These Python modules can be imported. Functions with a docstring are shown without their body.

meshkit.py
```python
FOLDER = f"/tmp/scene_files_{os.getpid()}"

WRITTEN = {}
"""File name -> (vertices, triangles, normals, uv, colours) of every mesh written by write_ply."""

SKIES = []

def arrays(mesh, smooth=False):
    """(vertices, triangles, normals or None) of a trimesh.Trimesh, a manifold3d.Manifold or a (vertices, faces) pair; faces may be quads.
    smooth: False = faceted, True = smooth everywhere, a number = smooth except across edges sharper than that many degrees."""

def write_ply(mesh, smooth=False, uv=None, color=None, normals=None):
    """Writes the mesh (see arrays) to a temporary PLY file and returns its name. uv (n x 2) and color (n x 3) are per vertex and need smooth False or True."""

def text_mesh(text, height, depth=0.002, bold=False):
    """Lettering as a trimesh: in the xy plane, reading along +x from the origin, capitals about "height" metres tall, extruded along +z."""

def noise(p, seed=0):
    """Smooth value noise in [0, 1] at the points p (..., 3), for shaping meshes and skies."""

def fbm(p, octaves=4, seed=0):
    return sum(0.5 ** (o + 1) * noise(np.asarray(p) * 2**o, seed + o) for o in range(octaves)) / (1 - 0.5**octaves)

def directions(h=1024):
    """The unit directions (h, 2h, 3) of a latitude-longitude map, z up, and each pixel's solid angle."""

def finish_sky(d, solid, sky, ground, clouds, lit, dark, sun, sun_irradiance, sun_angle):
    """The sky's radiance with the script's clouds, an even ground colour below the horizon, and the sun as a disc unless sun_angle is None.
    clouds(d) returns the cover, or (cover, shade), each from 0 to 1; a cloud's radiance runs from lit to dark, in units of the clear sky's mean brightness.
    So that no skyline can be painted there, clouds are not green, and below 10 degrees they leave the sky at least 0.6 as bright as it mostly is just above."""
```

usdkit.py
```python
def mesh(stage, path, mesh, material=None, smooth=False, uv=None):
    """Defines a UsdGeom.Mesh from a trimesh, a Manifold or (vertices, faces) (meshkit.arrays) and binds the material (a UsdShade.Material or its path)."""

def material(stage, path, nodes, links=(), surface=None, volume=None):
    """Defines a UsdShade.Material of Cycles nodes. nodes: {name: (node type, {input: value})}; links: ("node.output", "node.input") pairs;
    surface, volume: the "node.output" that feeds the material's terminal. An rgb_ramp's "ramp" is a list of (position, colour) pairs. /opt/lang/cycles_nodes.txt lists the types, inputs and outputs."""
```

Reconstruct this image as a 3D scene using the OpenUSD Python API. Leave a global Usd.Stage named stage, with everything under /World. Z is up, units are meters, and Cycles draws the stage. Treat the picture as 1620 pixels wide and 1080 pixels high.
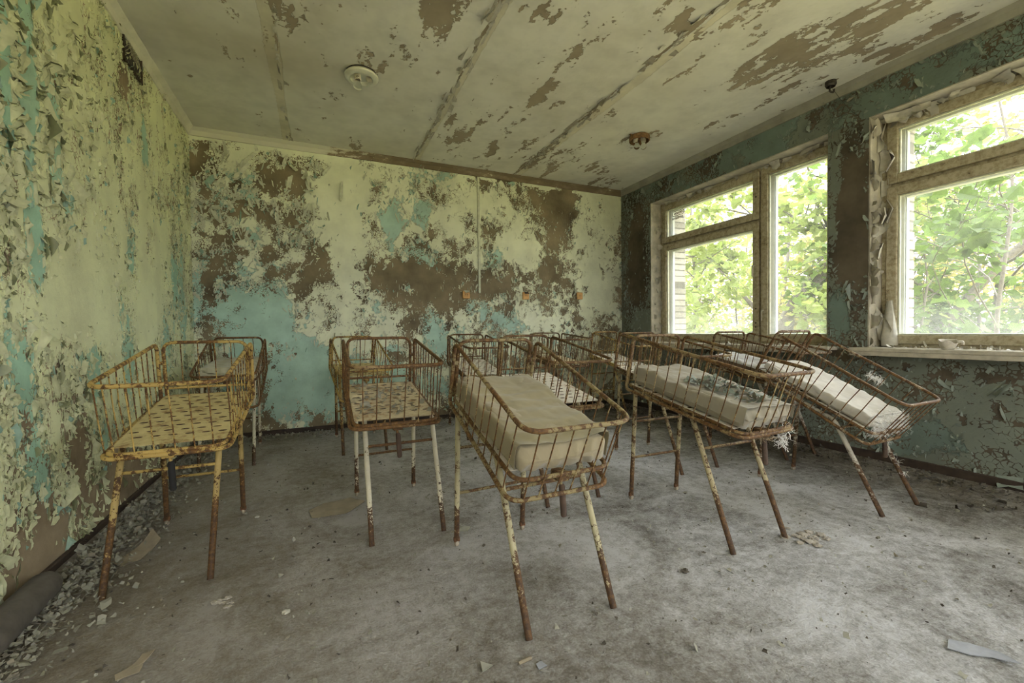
import math
import numpy as np, trimesh, shapely, shapely.geometry as sg
from scipy.spatial import cKDTree, ConvexHull
import usdkit, meshkit
from pxr import Usd, UsdGeom, UsdLux, UsdShade, Gf, Sdf, Vt

stage = Usd.Stage.CreateInMemory()
UsdGeom.SetStageUpAxis(stage, "Z")
UsdGeom.SetStageMetersPerUnit(stage, 1.0)
UsdGeom.Xform.Define(stage, "/World")
UsdGeom.Scope.Define(stage, "/World/Looks")

# ---------------------------------------------------------------- camera, sky, exposure
CAM = UsdGeom.Camera.Define(stage, "/World/camera")
_r, _u, _f = (0.9135874, -0.4064751, -0.01166462), (0.01974127, 0.01568231, 0.99968212), (0.40616296, 0.91352726, -0.0223515)
CAM.AddTransformOp().Set(Gf.Matrix4d(*_r, 0, *_u, 0, -_f[0], -_f[1], -_f[2], 0, 0, 0, 1.0, 1))
CAM.CreateHorizontalApertureAttr(36.0)
CAM.CreateVerticalApertureAttr(24.0)
CAM.CreateFocalLengthAttr(36.0 * 685.632 / 1620)
CAM.CreateFStopAttr(0.0)
CAM.CreateClippingRangeAttr(Gf.Vec2f(0.02, 500))
CAM.CreateExposureAttr(2.6)
SKY = UsdLux.DomeLight.Define(stage, "/World/overcast_sky")
SKY.CreateIntensityAttr(1.0)
usdkit.material(stage, "/World/Looks/overcast", {"t": ("texture_coordinate", {}), "x": ("separate_xyz", {}), "n": ("noise_texture", {"scale": 2.2, "detail": 5, "roughness": .55}), "l": ("math", {"math_type": "multiply_add", "value2": 1.333, "value3": .667}), "c": ("map_range", {"from_min": .3, "from_max": .7, "to_min": .9, "to_max": 1.1}),
    "m": ("math", {"math_type": "multiply"}), "gr": ("math", {"math_type": "greater_than", "value2": 0.0}), "k": ("mix_float", {"a": .12}), "b": ("background_shader", {"color": (.97, 1.0, 1.03)})},
    [("t.generated", "x.vector"), ("x.z", "l.value1"), ("t.generated", "n.vector"), ("n.fac", "c.value"), ("l.value", "m.value1"), ("c.result", "m.value2"), ("x.z", "gr.value1"), ("gr.value", "k.fac"), ("m.value", "k.b"), ("k.result", "b.strength")], surface="b.background")   # the standard overcast sky: brightest overhead
UsdShade.MaterialBindingAPI.Apply(SKY.GetPrim()).Bind(UsdShade.Material.Get(stage, "/World/Looks/overcast"))

# ---------------------------------------------------------------- helpers
D, XL, XR, H = 4.835, -1.056, 3.807, 2.897
YR = -3.2                                  # rear wall, behind the camera
RNG = np.random.default_rng(7)
_taken = {}
def path_of(parent, name):
    base = f"{parent}/{name}"
    k = _taken.get(base, -1) + 1
    _taken[base] = k
    return base if k == 0 else f"{base}_{k:03d}"
def tag(prim, label=None, cat=None, group=None, kind=None):
    p = prim.GetPrim() if hasattr(prim, "GetPrim") else prim
    for k, v in (("label", label), ("category", cat), ("group", group), ("kind", kind)):
        if v:
            p.SetCustomDataByKey(k, v)
    return p
def thing(name, label=None, cat=None, group=None, kind=None, loc=(0, 0, 0), rz=0.0):
    x = UsdGeom.Xform.Define(stage, path_of("/World", name))
    if any(loc): x.AddTranslateOp().Set(Gf.Vec3d(*map(float, loc)))
    if rz: x.AddRotateZOp().Set(math.degrees(rz))
    tag(x, label, cat, group, kind)
    return str(x.GetPath())
def part(parent, name, mesh, mat, smooth=False, label=None, kind=None):
    m = usdkit.mesh(stage, path_of(parent, name), mesh, mat, smooth)
    tag(m, label, None, None, kind)
    return str(m.GetPath())
def obj(name, mesh, mat, label=None, cat=None, group=None, kind=None, smooth=False):
    m = usdkit.mesh(stage, path_of("/World", name), mesh, mat, smooth)
    tag(m, label, cat, group, kind)
    return str(m.GetPath())
class MB:
    def __init__(s): s.v, s.f, s.n = [], [], 0
    def add(s, m):
        v, f = (np.asarray(m.vertices), np.asarray(m.faces)) if hasattr(m, "vertices") else m
        f = np.asarray(f)
        if f.shape[1] == 4: f = np.vstack([f[:, [0, 1, 2]], f[:, [0, 2, 3]]])
        s.v.append(np.asarray(v, float)); s.f.append(f + s.n); s.n += len(v)
        return s
    def mesh(s): return np.vstack(s.v), np.vstack(s.f)
def box(x0, x1, y0, y1, z0, z1, c=0.0):
    """a box, its edges chamfered by c"""
    p = []
    for x, sx in ((x0, 1), (x1, -1)):
        for y, sy in ((y0, 1), (y1, -1)):
            for z, sz in ((z0, 1), (z1, -1)):
                p += [(x, y, z)] if c == 0 else [(x, y + sy * c, z + sz * c), (x + sx * c, y, z + sz * c), (x + sx * c, y + sy * c, z)]
    h = trimesh.convex.convex_hull(np.array(p, float))
    return np.array(h.vertices), np.array(h.faces)
def fillet(pts, rad, closed=False, k=5):
    pts = [np.asarray(q, float) for q in pts]; n = len(pts); out = []
    rad = rad if isinstance(rad, (list, tuple)) else [rad] * n
    for i, q in enumerate(pts):
        if not closed and i in (0, n - 1): out.append(q); continue
        a, b = pts[i - 1] - q, pts[(i + 1) % n] - q
        la, lb = np.linalg.norm(a), np.linalg.norm(b)
        r = min(rad[i], la * .49, lb * .49)
        if r <= 1e-6: out.append(q); continue
        s, e = q + a / la * r, q + b / lb * r
        for t in np.linspace(0, 1, k): out.append((1 - t) ** 2 * s + 2 * t * (1 - t) * q + t * t * e)
    return np.array(out)
def tube(pts, r, sides=8, closed=False, caps=True):
    p = np.asarray(pts, float); n = len(p)
    t = (np.roll(p, -1, 0) - np.roll(p, 1, 0)) if closed else np.gradient(p, axis=0)
    t = t / (np.linalg.norm(t, axis=1, keepdims=True) + 1e-12)
    a = np.cross(t[0], [0, 0, 1.0] if abs(t[0][2]) < .9 else [1.0, 0, 0]); a /= np.linalg.norm(a)
    A = np.zeros((n, 3))
    for i in range(n):
        a = a - t[i] * (a @ t[i]); a = a / (np.linalg.norm(a) + 1e-12); A[i] = a
    Bv = np.cross(t, A); ang = np.arange(sides) * 2 * np.pi / sides
    r = np.broadcast_to(r, (n,))
    v = p[:, None] + r[:, None, None] * (np.cos(ang)[None, :, None] * A[:, None] + np.sin(ang)[None, :, None] * Bv[:, None])
    m = n if closed else n - 1
    sh = 0
    if closed:   # least twist where the loop closes
        d = ((v[0][None] - np.roll(v[-1], 0, 0)[0]) ** 2).sum(-1) if False else [np.sum((np.roll(v[0], -k, 0) - (v[-1])) ** 2) for k in range(sides)]
        sh = int(np.argmin(d))
    f = []
    for i in range(m):
        i2 = (i + 1) % n; o = sh if (closed and i == n - 1) else 0
        for j in range(sides):
            f.append((i * sides + j, i * sides + (j + 1) % sides, i2 * sides + (j + 1 + o) % sides, i2 * sides + (j + o) % sides))
    v = v.reshape(-1, 3); f = np.array(f); f = np.vstack([f[:, [0, 1, 2]], f[:, [0, 2, 3]]])
    if caps and not closed:
        c0, c1 = len(v), len(v) + 1; v = np.vstack([v, p[0], p[-1]]); L = (n - 1) * sides
        f = np.vstack([f, [(c0, (j + 1) % sides, j) for j in range(sides)], [(c1, L + j, L + (j + 1) % sides) for j in range(sides)]])
    return v, f
def lathe(prof, k=24):
    p = np.asarray(prof, float); n = len(p); ang = np.arange(k) * 2 * np.pi / k
    v = np.stack([p[:, None, 0] * np.cos(ang), p[:, None, 0] * np.sin(ang), np.broadcast_to(p[:, None, 1], (n, k))], -1).reshape(-1, 3)
    f = [(i * k + j, i * k + (j + 1) % k, (i + 1) * k + (j + 1) % k, (i + 1) * k + j) for i in range(n - 1) for j in range(k)]
    return v, np.array(f)
def move(m, d=(0, 0, 0), R=None):
    v, f = m
    v = np.asarray(v, float)
    if R is not None: v = v @ np.asarray(R).T
    return v + np.asarray(d, float), f
def rot(ax, a):
    return trimesh.transformations.rotation_matrix(a, ax)[:3, :3]
def fbm2(u, v, s, oct=5, seed=0):
    return meshkit.fbm(np.stack([u * s, v * s, np.full_like(u, seed * 3.7)], -1), oct, seed)
def cells(u, v, size, seed, warp=.5):
    """a random number per cell of a warped Voronoi pattern: the angular outlines of breaking paint"""
    g = np.random.default_rng(seed)
    wu = u + warp * size * (fbm2(u, v, 1 / size, 3, seed + 1) - .5) * 2; wv = v + warp * size * (fbm2(u, v, 1 / size, 3, seed + 2) - .5) * 2
    n = int((np.ptp(u) + 4 * size) * (np.ptp(v) + 4 * size) / size ** 2)
    pts = np.stack([g.uniform(u.min() - 2 * size, u.max() + 2 * size, n), g.uniform(v.min() - 2 * size, v.max() + 2 * size, n)], -1)
    d, i = cKDTree(pts).query(np.stack([wu.ravel(), wv.ravel()], -1), k=2)
    return g.random(n)[i[:, 0]].reshape(u.shape), (d[:, 1] - d[:, 0]).reshape(u.shape) / size
def blobs(u, v, L):
    o = np.zeros_like(u)
    for (a, b, ra, rb, k) in L: o += k * np.exp(-(((u - a) / ra) ** 2 + ((v - b) / rb) ** 2))
    return o

# ---------------------------------------------------------------- materials
def mat(name, nodes, links=(), surface="p.BSDF", volume=None):
    return usdkit.material(stage, "/World/Looks/" + name, nodes, links, surface, volume)
GEO = ("geometry", {})
def plain(name, col, rough=.6, metallic=0.0, var=.25, scale=12, bump=0.0, **kw):
    """one colour, mottled by noise, with a fine relief"""
    c = np.array(col, float)
    n = {"g": GEO, "n": ("noise_texture", {"scale": scale, "detail": 6, "roughness": .65}), "r": ("rgb_ramp", {"ramp": [(.25, tuple(c * (1 - var))), (.5, tuple(c)), (.75, tuple(np.minimum(c * (1 + var), .95)))]}),
         "p": ("principled_bsdf", {"roughness": rough, "metallic": metallic, **kw})}
    l = [("g.position", "n.vector"), ("n.fac", "r.fac"), ("r.color", "p.base_color")]
    if bump:
        n["b"] = ("bump", {"strength": .6, "distance": bump}); l += [("n.fac", "b.height"), ("b.normal", "p.normal")]
    return mat(name, n, l)
def peeling(name, cream, turq, pl_dark, pl_light, rough=.5, fine=.34, stain=(.35, .3, .2), stain_amt=.0, pscale=2.5, vert=1.0, sp=60, crack=.0, csc=38, bumpd=.008):
    """old oil paint in two coats over bare plaster. The mesh's 'field' says where each coat is gone: r plaster bare, g top coat gone, b soiled."""
    cr, tq = np.array(cream), np.array(turq)
    n = {"a": ("attribute", {"attribute": "field"}), "s": ("separate_color", {}), "g": GEO,
         "mp": ("mapping", {"scale": (1, 1, vert)}),
         "n1": ("noise_texture", {"scale": sp, "detail": 5, "roughness": .7}),
         "n2": ("noise_texture", {"scale": sp * .62, "detail": 5, "roughness": .72, "distortion": .6}),
         "v": ("voronoi_texture", {"scale": sp * 1.25, "randomness": 1.0}), "vs": ("separate_color", {}),
         "k1": ("math", {"math_type": "multiply_add", "value2": fine * 2, "value3": -fine}),
         "k2": ("math", {"math_type": "multiply_add", "value2": fine * 1.6, "value3": -fine * .8}),
         "k3": ("math", {"math_type": "multiply_add", "value2": .16, "value3": -.08}),
         "P0": ("math", {"math_type": "add"}), "wn": ("noise_texture", {"scale": csc * .8, "detail": 3}), "wa": ("vector_math", {"math_type": "multiply_add", "vector2": (.03, .03, .03), "vector3": (0, 0, 0)}), "ve": ("voronoi_texture", {"feature": "distance_to_edge", "scale": csc}), "ce": ("map_range", {"from_min": .0, "from_max": .13, "to_min": crack * 1.5, "to_max": 0.0, "clamp": True}), "cn": ("noise_texture", {"scale": 4.0, "detail": 3, "roughness": .6}), "cm": ("map_range", {"from_min": .38, "from_max": .62, "clamp": True}), "cc": ("math", {"math_type": "multiply"}), "P2": ("math", {"math_type": "add"}), "P1": ("math", {"math_type": "add"}), "T0": ("math", {"math_type": "add"}),
         "mP": ("map_range", {"from_min": -.015, "from_max": .015, "clamp": True}), "mT": ("map_range", {"from_min": -.02, "from_max": .02, "clamp": True}),
         "n3": ("noise_texture", {"scale": pscale, "detail": 7, "roughness": .62}), "rp": ("rgb_ramp", {"ramp": [(.3, pl_dark), (.68, pl_light)]}),
         "n4": ("noise_texture", {"scale": 5, "detail": 4, "roughness": .6}),
         "rc": ("rgb_ramp", {"ramp": [(.3, tuple(cr * .84)), (.6, tuple(cr))]}), "rt": ("rgb_ramp", {"ramp": [(.3, tuple(tq * .82)), (.65, tuple(np.minimum(tq * 1.12, .9)))]}),
         "c1": ("mix_color", {}), "c2": ("mix_color", {}), "c3": ("mix_color", {"b": stain}),
         "sa": ("math", {"math_type": "multiply", "value2": 1.0, "use_clamp": True}),
         "h1": ("math", {"math_type": "multiply_add", "value2": -.45, "value3": 1.0}), "i": ("math", {"math_type": "subtract", "value1": 1.0}),
         "h2": ("math", {"math_type": "multiply"}), "h3": ("math", {"math_type": "multiply_add", "value2": .28}),
         "b": ("bump", {"strength": .95, "distance": bumpd}), "rr": ("map_range", {"to_min": rough, "to_max": .92}),
         "p": ("principled_bsdf", {"specular_ior_level": .35})}
    l = [("a.color", "s.color"), ("g.position", "mp.vector"), ("mp.vector", "n1.vector"), ("mp.vector", "n2.vector"), ("mp.vector", "v.vector"), ("v.color", "vs.color"),
         ("n1.fac", "k1.value1"), ("n2.fac", "k2.value1"), ("vs.r", "k3.value1"),
         ("s.r", "P0.value1"), ("k1.value", "P0.value2"), ("P0.value", "P1.value1"), ("k3.value", "P1.value2"), ("s.g", "T0.value1"), ("k2.value", "T0.value2"),
         ("mp.vector", "wn.vector"), ("wn.color", "wa.vector1"), ("mp.vector", "wa.vector3"), ("wa.vector", "ve.vector"), ("ve.distance", "ce.value"), ("mp.vector", "cn.vector"), ("cn.fac", "cm.value"), ("ce.result", "cc.value1"), ("cm.result", "cc.value2"), ("P1.value", "P2.value1"), ("cc.value", "P2.value2"), ("P2.value", "mP.value"), ("T0.value", "mT.value"), ("g.position", "n3.vector"), ("n3.fac", "rp.fac"), ("g.position", "n4.vector"), ("n4.fac", "rc.fac"), ("n4.fac", "rt.fac"),
         ("mT.result", "c1.fac"), ("rc.color", "c1.a"), ("rt.color", "c1.b"), ("s.b", "sa.value1"), ("sa.value", "c3.fac"), ("c1.result", "c3.a"),
         ("mP.result", "c2.fac"), ("c3.result", "c2.a"), ("rp.color", "c2.b"), ("c2.result", "p.base_color"),
         ("mT.result", "h1.value1"), ("mP.result", "i.value2"), ("h1.value", "h2.value1"), ("i.value", "h2.value2"), ("n1.fac", "h3.value1"), ("h2.value", "h3.value3"),
         ("h3.value", "b.height"), ("b.normal", "p.normal"), ("mP.result", "rr.value"), ("rr.result", "p.roughness")]
    return mat(name, n, l)
def flake_mat(name, front, back, var=.3, rough=.55):
    f, k = np.array(front), np.array(back)
    return mat(name, {"g": GEO, "r1": ("rgb_ramp", {"ramp": [(0, tuple(f * (1 - var))), (.6, tuple(f)), (1, tuple(np.minimum(f * 1.1, .92)))]}), "r2": ("rgb_ramp", {"ramp": [(0, tuple(k * .6)), (1, tuple(k * 1.2))]}),
                      "n": ("noise_texture", {"scale": 30, "detail": 3}), "nr": ("map_range", {"from_min": .3, "from_max": .7, "to_min": .82, "to_max": 1.1}), "nm": ("mix_color", {"blend_type": "multiply", "fac": 1.0, "use_clamp": False}), "cx": ("combine_xyz", {}),
                      "m": ("mix_color", {}), "p": ("principled_bsdf", {"roughness": rough})},
               [("g.random_per_island", "r1.fac"), ("g.random_per_island", "r2.fac"), ("g.position", "n.vector"), ("n.fac", "nr.value"), ("nr.result", "cx.x"), ("nr.result", "cx.y"), ("nr.result", "cx.z"),
                ("g.backfacing", "m.fac"), ("r1.color", "m.a"), ("r2.color", "m.b"), ("m.result", "nm.a"), ("cx.vector", "nm.b"), ("nm.result", "p.base_color")])
def rusty(name, paint, share, gradient=False, warm=(1, 1, 1)):
    """painted steel tube gone to rust: share of paint left 0..1; with gradient the foot of the leg is the rustiest"""
    n = {"g": GEO, "n1": ("noise_texture", {"scale": 60, "detail": 7, "roughness": .72}), "n2": ("noise_texture", {"scale": 9, "detail": 5, "roughness": .6}), "n3": ("noise_texture", {"scale": 90, "detail": 4, "roughness": .7}),
         "a": ("math", {"math_type": "multiply_add", "value2": .55}), "z": ("separate_xyz", {}), "zr": ("map_range", {"from_min": .0, "from_max": .32, "to_min": -.22, "to_max": .0, "clamp": True}),
         "b": ("math", {"math_type": "add"}), "m": ("map_range", {"from_min": .485 + .22 * (.5 - share), "from_max": .515 + .22 * (.5 - share), "clamp": True}),
         "h": ("math", {"math_type": "multiply", "value2": .45}),
         "rr": ("rgb_ramp", {"ramp": [(q, tuple(np.array(c) * warm)) for q, c in ((.25, (.028, .014, .006)), (.42, (.070, .034, .012)), (.56, (.145, .073, .022)), (.72, (.27, .155, .045)))]}),
         "rpn": ("rgb_ramp", {"ramp": [(.3, tuple(np.array(paint) * .72)), (.6, paint)]}),
         "c": ("mix_color", {}), "bp": ("bump", {"strength": .5, "distance": .002}), "p": ("principled_bsdf", {"roughness": .62, "specular_ior_level": .4})}
    l = [("g.position", "n1.vector"), ("g.position", "n2.vector"), ("g.position", "n3.vector"), ("n2.fac", "h.value1"), ("n1.fac", "a.value1"), ("h.value", "a.value3"), ("g.position", "z.vector"),
         ("a.value", "b.value1"), ("b.value", "m.value"), ("n1.fac", "rr.fac"), ("n2.fac", "rpn.fac"), ("m.result", "c.fac"), ("rr.color", "c.a"), ("rpn.color", "c.b"), ("c.result", "p.base_color"), ("n3.fac", "bp.height"), ("bp.normal", "p.normal")]
    if gradient:
        n["rf"] = ("math", {"math_type": "multiply_add", "value2": .55})
        l = [q for q in l if q != ("n1.fac", "rr.fac")] + [("z.z", "zr.value"), ("zr.result", "b.value2"), ("zr.result", "rf.value1"), ("n1.fac", "rf.value3"), ("rf.value", "rr.fac")]
    else: n["b"] = ("math", {"math_type": "add", "value2": 0.0})
    return mat(name, n, l)

CREAM_L, TURQ_L = (.74, .77, .47), (.34, .54, .40)
M = {}
M["wall_left"] = peeling("paint_wall_left", CREAM_L, TURQ_L, (.15, .11, .065), (.40, .32, .21), fine=.50, vert=.6, sp=62, crack=.42, csc=42, bumpd=.014)
M["wall_back"] = peeling("paint_wall_back", (.78, .81, .60), (.40, .58, .48), (.10, .08, .05), (.30, .245, .15), fine=.46, stain=(.2, .2, .15), crack=.28, csc=46, bumpd=.011)
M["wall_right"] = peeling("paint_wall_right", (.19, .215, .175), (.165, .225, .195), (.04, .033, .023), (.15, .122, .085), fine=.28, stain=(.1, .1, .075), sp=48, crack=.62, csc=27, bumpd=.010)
M["ceiling"] = peeling("paint_ceiling", (.72, .71, .62), (.62, .59, .46), (.24, .20, .14), (.38, .32, .23), rough=.85, fine=.37, stain=(.36, .3, .19), sp=34)
M["reveal"] = plain("old_plaster_reveal", (.52, .48, .38), .8, var=.4, scale=9, bump=.004)
M["flake_cream"] = flake_mat("paint_flake_cream_green", (.74, .76, .47), (.36, .38, .20))
M["flake_back"] = flake_mat("paint_flake_cream", (.80, .82, .62), (.50, .48, .34))
M["flake_turq"] = flake_mat("paint_flake_turquoise", (.36, .54, .42), (.48, .52, .36))
M["flake_grey"] = flake_mat("paint_flake_grey_green", (.34, .40, .34), (.48, .44, .34))
M["flake_white"] = flake_mat("paint_flake_whitewash", (.72, .69, .58), (.62, .57, .45))
M["chip"] = flake_mat("paint_chip_fallen", (.5, .49, .39), (.38, .34, .25), var=.45, rough=.8)
M["cove"] = plain("cornice_plaster", (.58, .57, .46), .85, var=.18, scale=6, bump=.002)
M["cove_stain"] = mat("cornice_stained", {"g": GEO, "s": ("separate_xyz", {}), "x": ("map_range", {"from_min": -.1, "from_max": .9, "to_min": -.22, "to_max": .12, "clamp": True}), "mp": ("mapping", {"scale": (.45, 1, 1)}), "n": ("noise_texture", {"scale": 9, "detail": 8, "roughness": .7}), "a": ("math", {"math_type": "add"}),
    "r": ("rgb_ramp", {"ramp": [(.36, (.58, .57, .46)), (.44, (.50, .47, .36)), (.47, (.24, .19, .125)), (.62, (.17, .13, .08))]}), "b": ("bump", {"strength": .6, "distance": .005, "invert": True}), "p": ("principled_bsdf", {"roughness": .9})},
    [("g.position", "s.vector"), ("s.x", "x.value"), ("g.position", "mp.vector"), ("mp.vector", "n.vector"), ("n.fac", "a.value1"), ("x.result", "a.value2"), ("a.value", "r.fac"), ("r.color", "p.base_color"), ("a.value", "b.height"), ("b.normal", "p.normal")])
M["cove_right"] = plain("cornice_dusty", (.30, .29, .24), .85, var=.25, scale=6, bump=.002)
M["wood"] = mat("old_window_paint", {"g": GEO, "n": ("noise_texture", {"scale": 26, "detail": 8, "roughness": .72}), "n2": ("noise_texture", {"scale": 4, "detail": 4}), "r": ("rgb_ramp", {"ramp": [(.3, (.06, .045, .025)), (.42, (.30, .25, .15)), (.6, (.47, .42, .29))]}), "ad": ("math", {"math_type": "multiply_add", "value2": .3, "value3": -.12}), "a2": ("math", {"math_type": "add"}),
                                     "b": ("bump", {"strength": .6, "distance": .003}), "p": ("principled_bsdf", {"roughness": .6})},
              [("g.position", "n.vector"), ("g.position", "n2.vector"), ("n2.fac", "ad.value1"), ("n.fac", "a2.value1"), ("ad.value", "a2.value2"), ("a2.value", "r.fac"), ("r.color", "p.base_color"), ("n.fac", "b.height"), ("b.normal", "p.normal")])
M["sash_white"] = plain("outer_sash_paint", (.42, .45, .43), .5, var=.12, scale=20, bump=.001)
M["bead"] = plain("putty_bead", (.60, .62, .50), .7, var=.25, scale=30, bump=.002)
M["sill"] = plain("sill_paint", (.46, .42, .33), .6, var=.3, scale=14, bump=.002)
M["skirting"] = plain("dark_skirting", (.035, .022, .014), .7, var=.6, scale=18, bump=.004)
M["glass"] = mat("dusty_pane", {"g": GEO, "z": ("separate_xyz", {}), "n": ("noise_texture", {"scale": 5, "detail": 6, "roughness": .7}), "zr": ("map_range", {"from_min": 1.25, "from_max": .92, "to_min": .0, "to_max": .09, "clamp": True}),
                                "m": ("math", {"math_type": "multiply_add", "value2": .035, "value3": .0}), "ad": ("math", {"math_type": "multiply"}), "ad2": ("math", {"math_type": "add", "use_clamp": True}),
                                "t": ("transparent_bsdf", {}), "gl": ("glossy_bsdf", {"roughness": .03, "color": (.9, .9, .9)}), "f": ("fresnel", {"IOR": 1.3}), "mx": ("mix_closure", {}),
                                "d": ("translucent_bsdf", {"color": (.8, .82, .78)}), "mx2": ("mix_closure", {})},
               [("g.position", "z.vector"), ("z.z", "zr.value"), ("g.position", "n.vector"), ("n.fac", "m.value1"), ("n.fac", "ad.value1"), ("zr.result", "ad.value2"), ("m.value", "ad2.value1"), ("ad.value", "ad2.value2"),
                ("f.fac", "mx.fac"), ("t.BSDF", "mx.closure1"), ("gl.BSDF", "mx.closure2"), ("ad2.value", "mx2.fac"), ("mx.closure", "mx2.closure1"), ("d.BSDF", "mx2.closure2")], surface="mx2.closure")
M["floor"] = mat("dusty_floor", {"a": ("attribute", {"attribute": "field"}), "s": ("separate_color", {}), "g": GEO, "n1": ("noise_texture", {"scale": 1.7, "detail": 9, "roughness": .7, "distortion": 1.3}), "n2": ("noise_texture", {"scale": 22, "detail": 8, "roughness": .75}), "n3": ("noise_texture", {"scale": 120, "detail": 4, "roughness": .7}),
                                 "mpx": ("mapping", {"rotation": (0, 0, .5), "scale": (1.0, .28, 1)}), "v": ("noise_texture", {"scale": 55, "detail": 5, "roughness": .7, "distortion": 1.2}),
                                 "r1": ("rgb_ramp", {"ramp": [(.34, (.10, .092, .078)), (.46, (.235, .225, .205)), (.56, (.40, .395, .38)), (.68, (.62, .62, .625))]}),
                                 "x1": ("math", {"math_type": "multiply_add", "value2": .62}), "x2": ("math", {"math_type": "multiply_add", "value2": .52}), "k": ("math", {"math_type": "multiply", "value2": .34}), "k2": ("math", {"math_type": "add"}),
                                 "warm": ("mix_color", {"b": (.24, .195, .125)}),
                                 "w1": ("math", {"math_type": "multiply", "value2": 1.0, "use_clamp": True}),
                                 "h1": ("math", {"math_type": "multiply_add", "value2": .9}), "h2": ("math", {"math_type": "multiply_add", "value2": .3}), "hk": ("math", {"math_type": "multiply", "value2": .35}),
                                 "b": ("bump", {"strength": .9, "distance": .022}), "p": ("principled_bsdf", {"roughness": .9, "specular_ior_level": .2})},
               [("a.color", "s.color"), ("g.position", "n1.vector"), ("g.position", "n2.vector"), ("g.position", "n3.vector"), ("g.position", "mpx.vector"), ("mpx.vector", "v.vector"),
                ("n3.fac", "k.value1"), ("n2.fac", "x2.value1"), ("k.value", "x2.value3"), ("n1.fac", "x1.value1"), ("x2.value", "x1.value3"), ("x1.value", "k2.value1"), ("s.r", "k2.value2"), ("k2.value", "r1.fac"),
                ("s.g", "w1.value1"), ("w1.value", "warm.fac"), ("r1.color", "warm.a"), ("warm.result", "p.base_color"),
                ("n3.fac", "hk.value1"), ("n2.fac", "h1.value1"), ("hk.value", "h1.value3"), ("v.fac", "h2.value1"), ("h1.value", "h2.value3"), ("h2.value", "b.height"), ("b.normal", "p.normal")])

# ---------------------------------------------------------------- the room
def field_sheet(parent, name, m, place, u0, u1, v0, v1, step, fields, inward, holes=(), seed=0, relief=(.0035, .004)):
    """a fine sheet whose vertices carry where the paint is gone; returns the fields for the flakes"""
    nu, nv = int(round((u1 - u0) / step)) + 1, int(round((v1 - v0) / step)) + 1
    u, v = np.meshgrid(np.linspace(u0, u1, nu), np.linspace(v0, v1, nv), indexing="ij")
    P, T, S = fields(u, v)
    off = relief[0] / (1 + np.exp(np.clip(P * 14, -40, 40))) + relief[1] * (fbm2(u, v, 9, 4, seed + 9) - .5) / (1 + np.exp(np.clip(T * 10 + P * 10, -40, 40)))
    x = place(u, v, off).reshape(-1, 3)
    i = np.arange(nu * nv).reshape(nu, nv)
    q = np.stack([i[:-1, :-1], i[1:, :-1], i[1:, 1:], i[:-1, 1:]], -1).reshape(-1, 4)
    uc, vc = u.ravel()[q].mean(1), v.ravel()[q].mean(1)
    keep = np.ones(len(q), bool)
    for (a, b, c, d) in holes: keep &= ~((uc > a) & (uc < b) & (vc > c) & (vc < d))
    q = q[keep]
    n = np.cross(x[q[0, 1]] - x[q[0, 0]], x[q[0, 2]] - x[q[0, 0]])
    if n @ np.array(inward) < 0: q = q[:, ::-1]
    path = part(parent, name, (x, q), m, True)
    UsdGeom.PrimvarsAPI(stage.GetPrimAtPath(path)).CreatePrimvar("field", Sdf.ValueTypeNames.Color3fArray, "vertex").Set(Vt.Vec3fArray.FromNumpy(np.stack([P, T, S], -1).reshape(-1, 3).astype(np.float32)))
    return u, v, P, T
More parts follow.
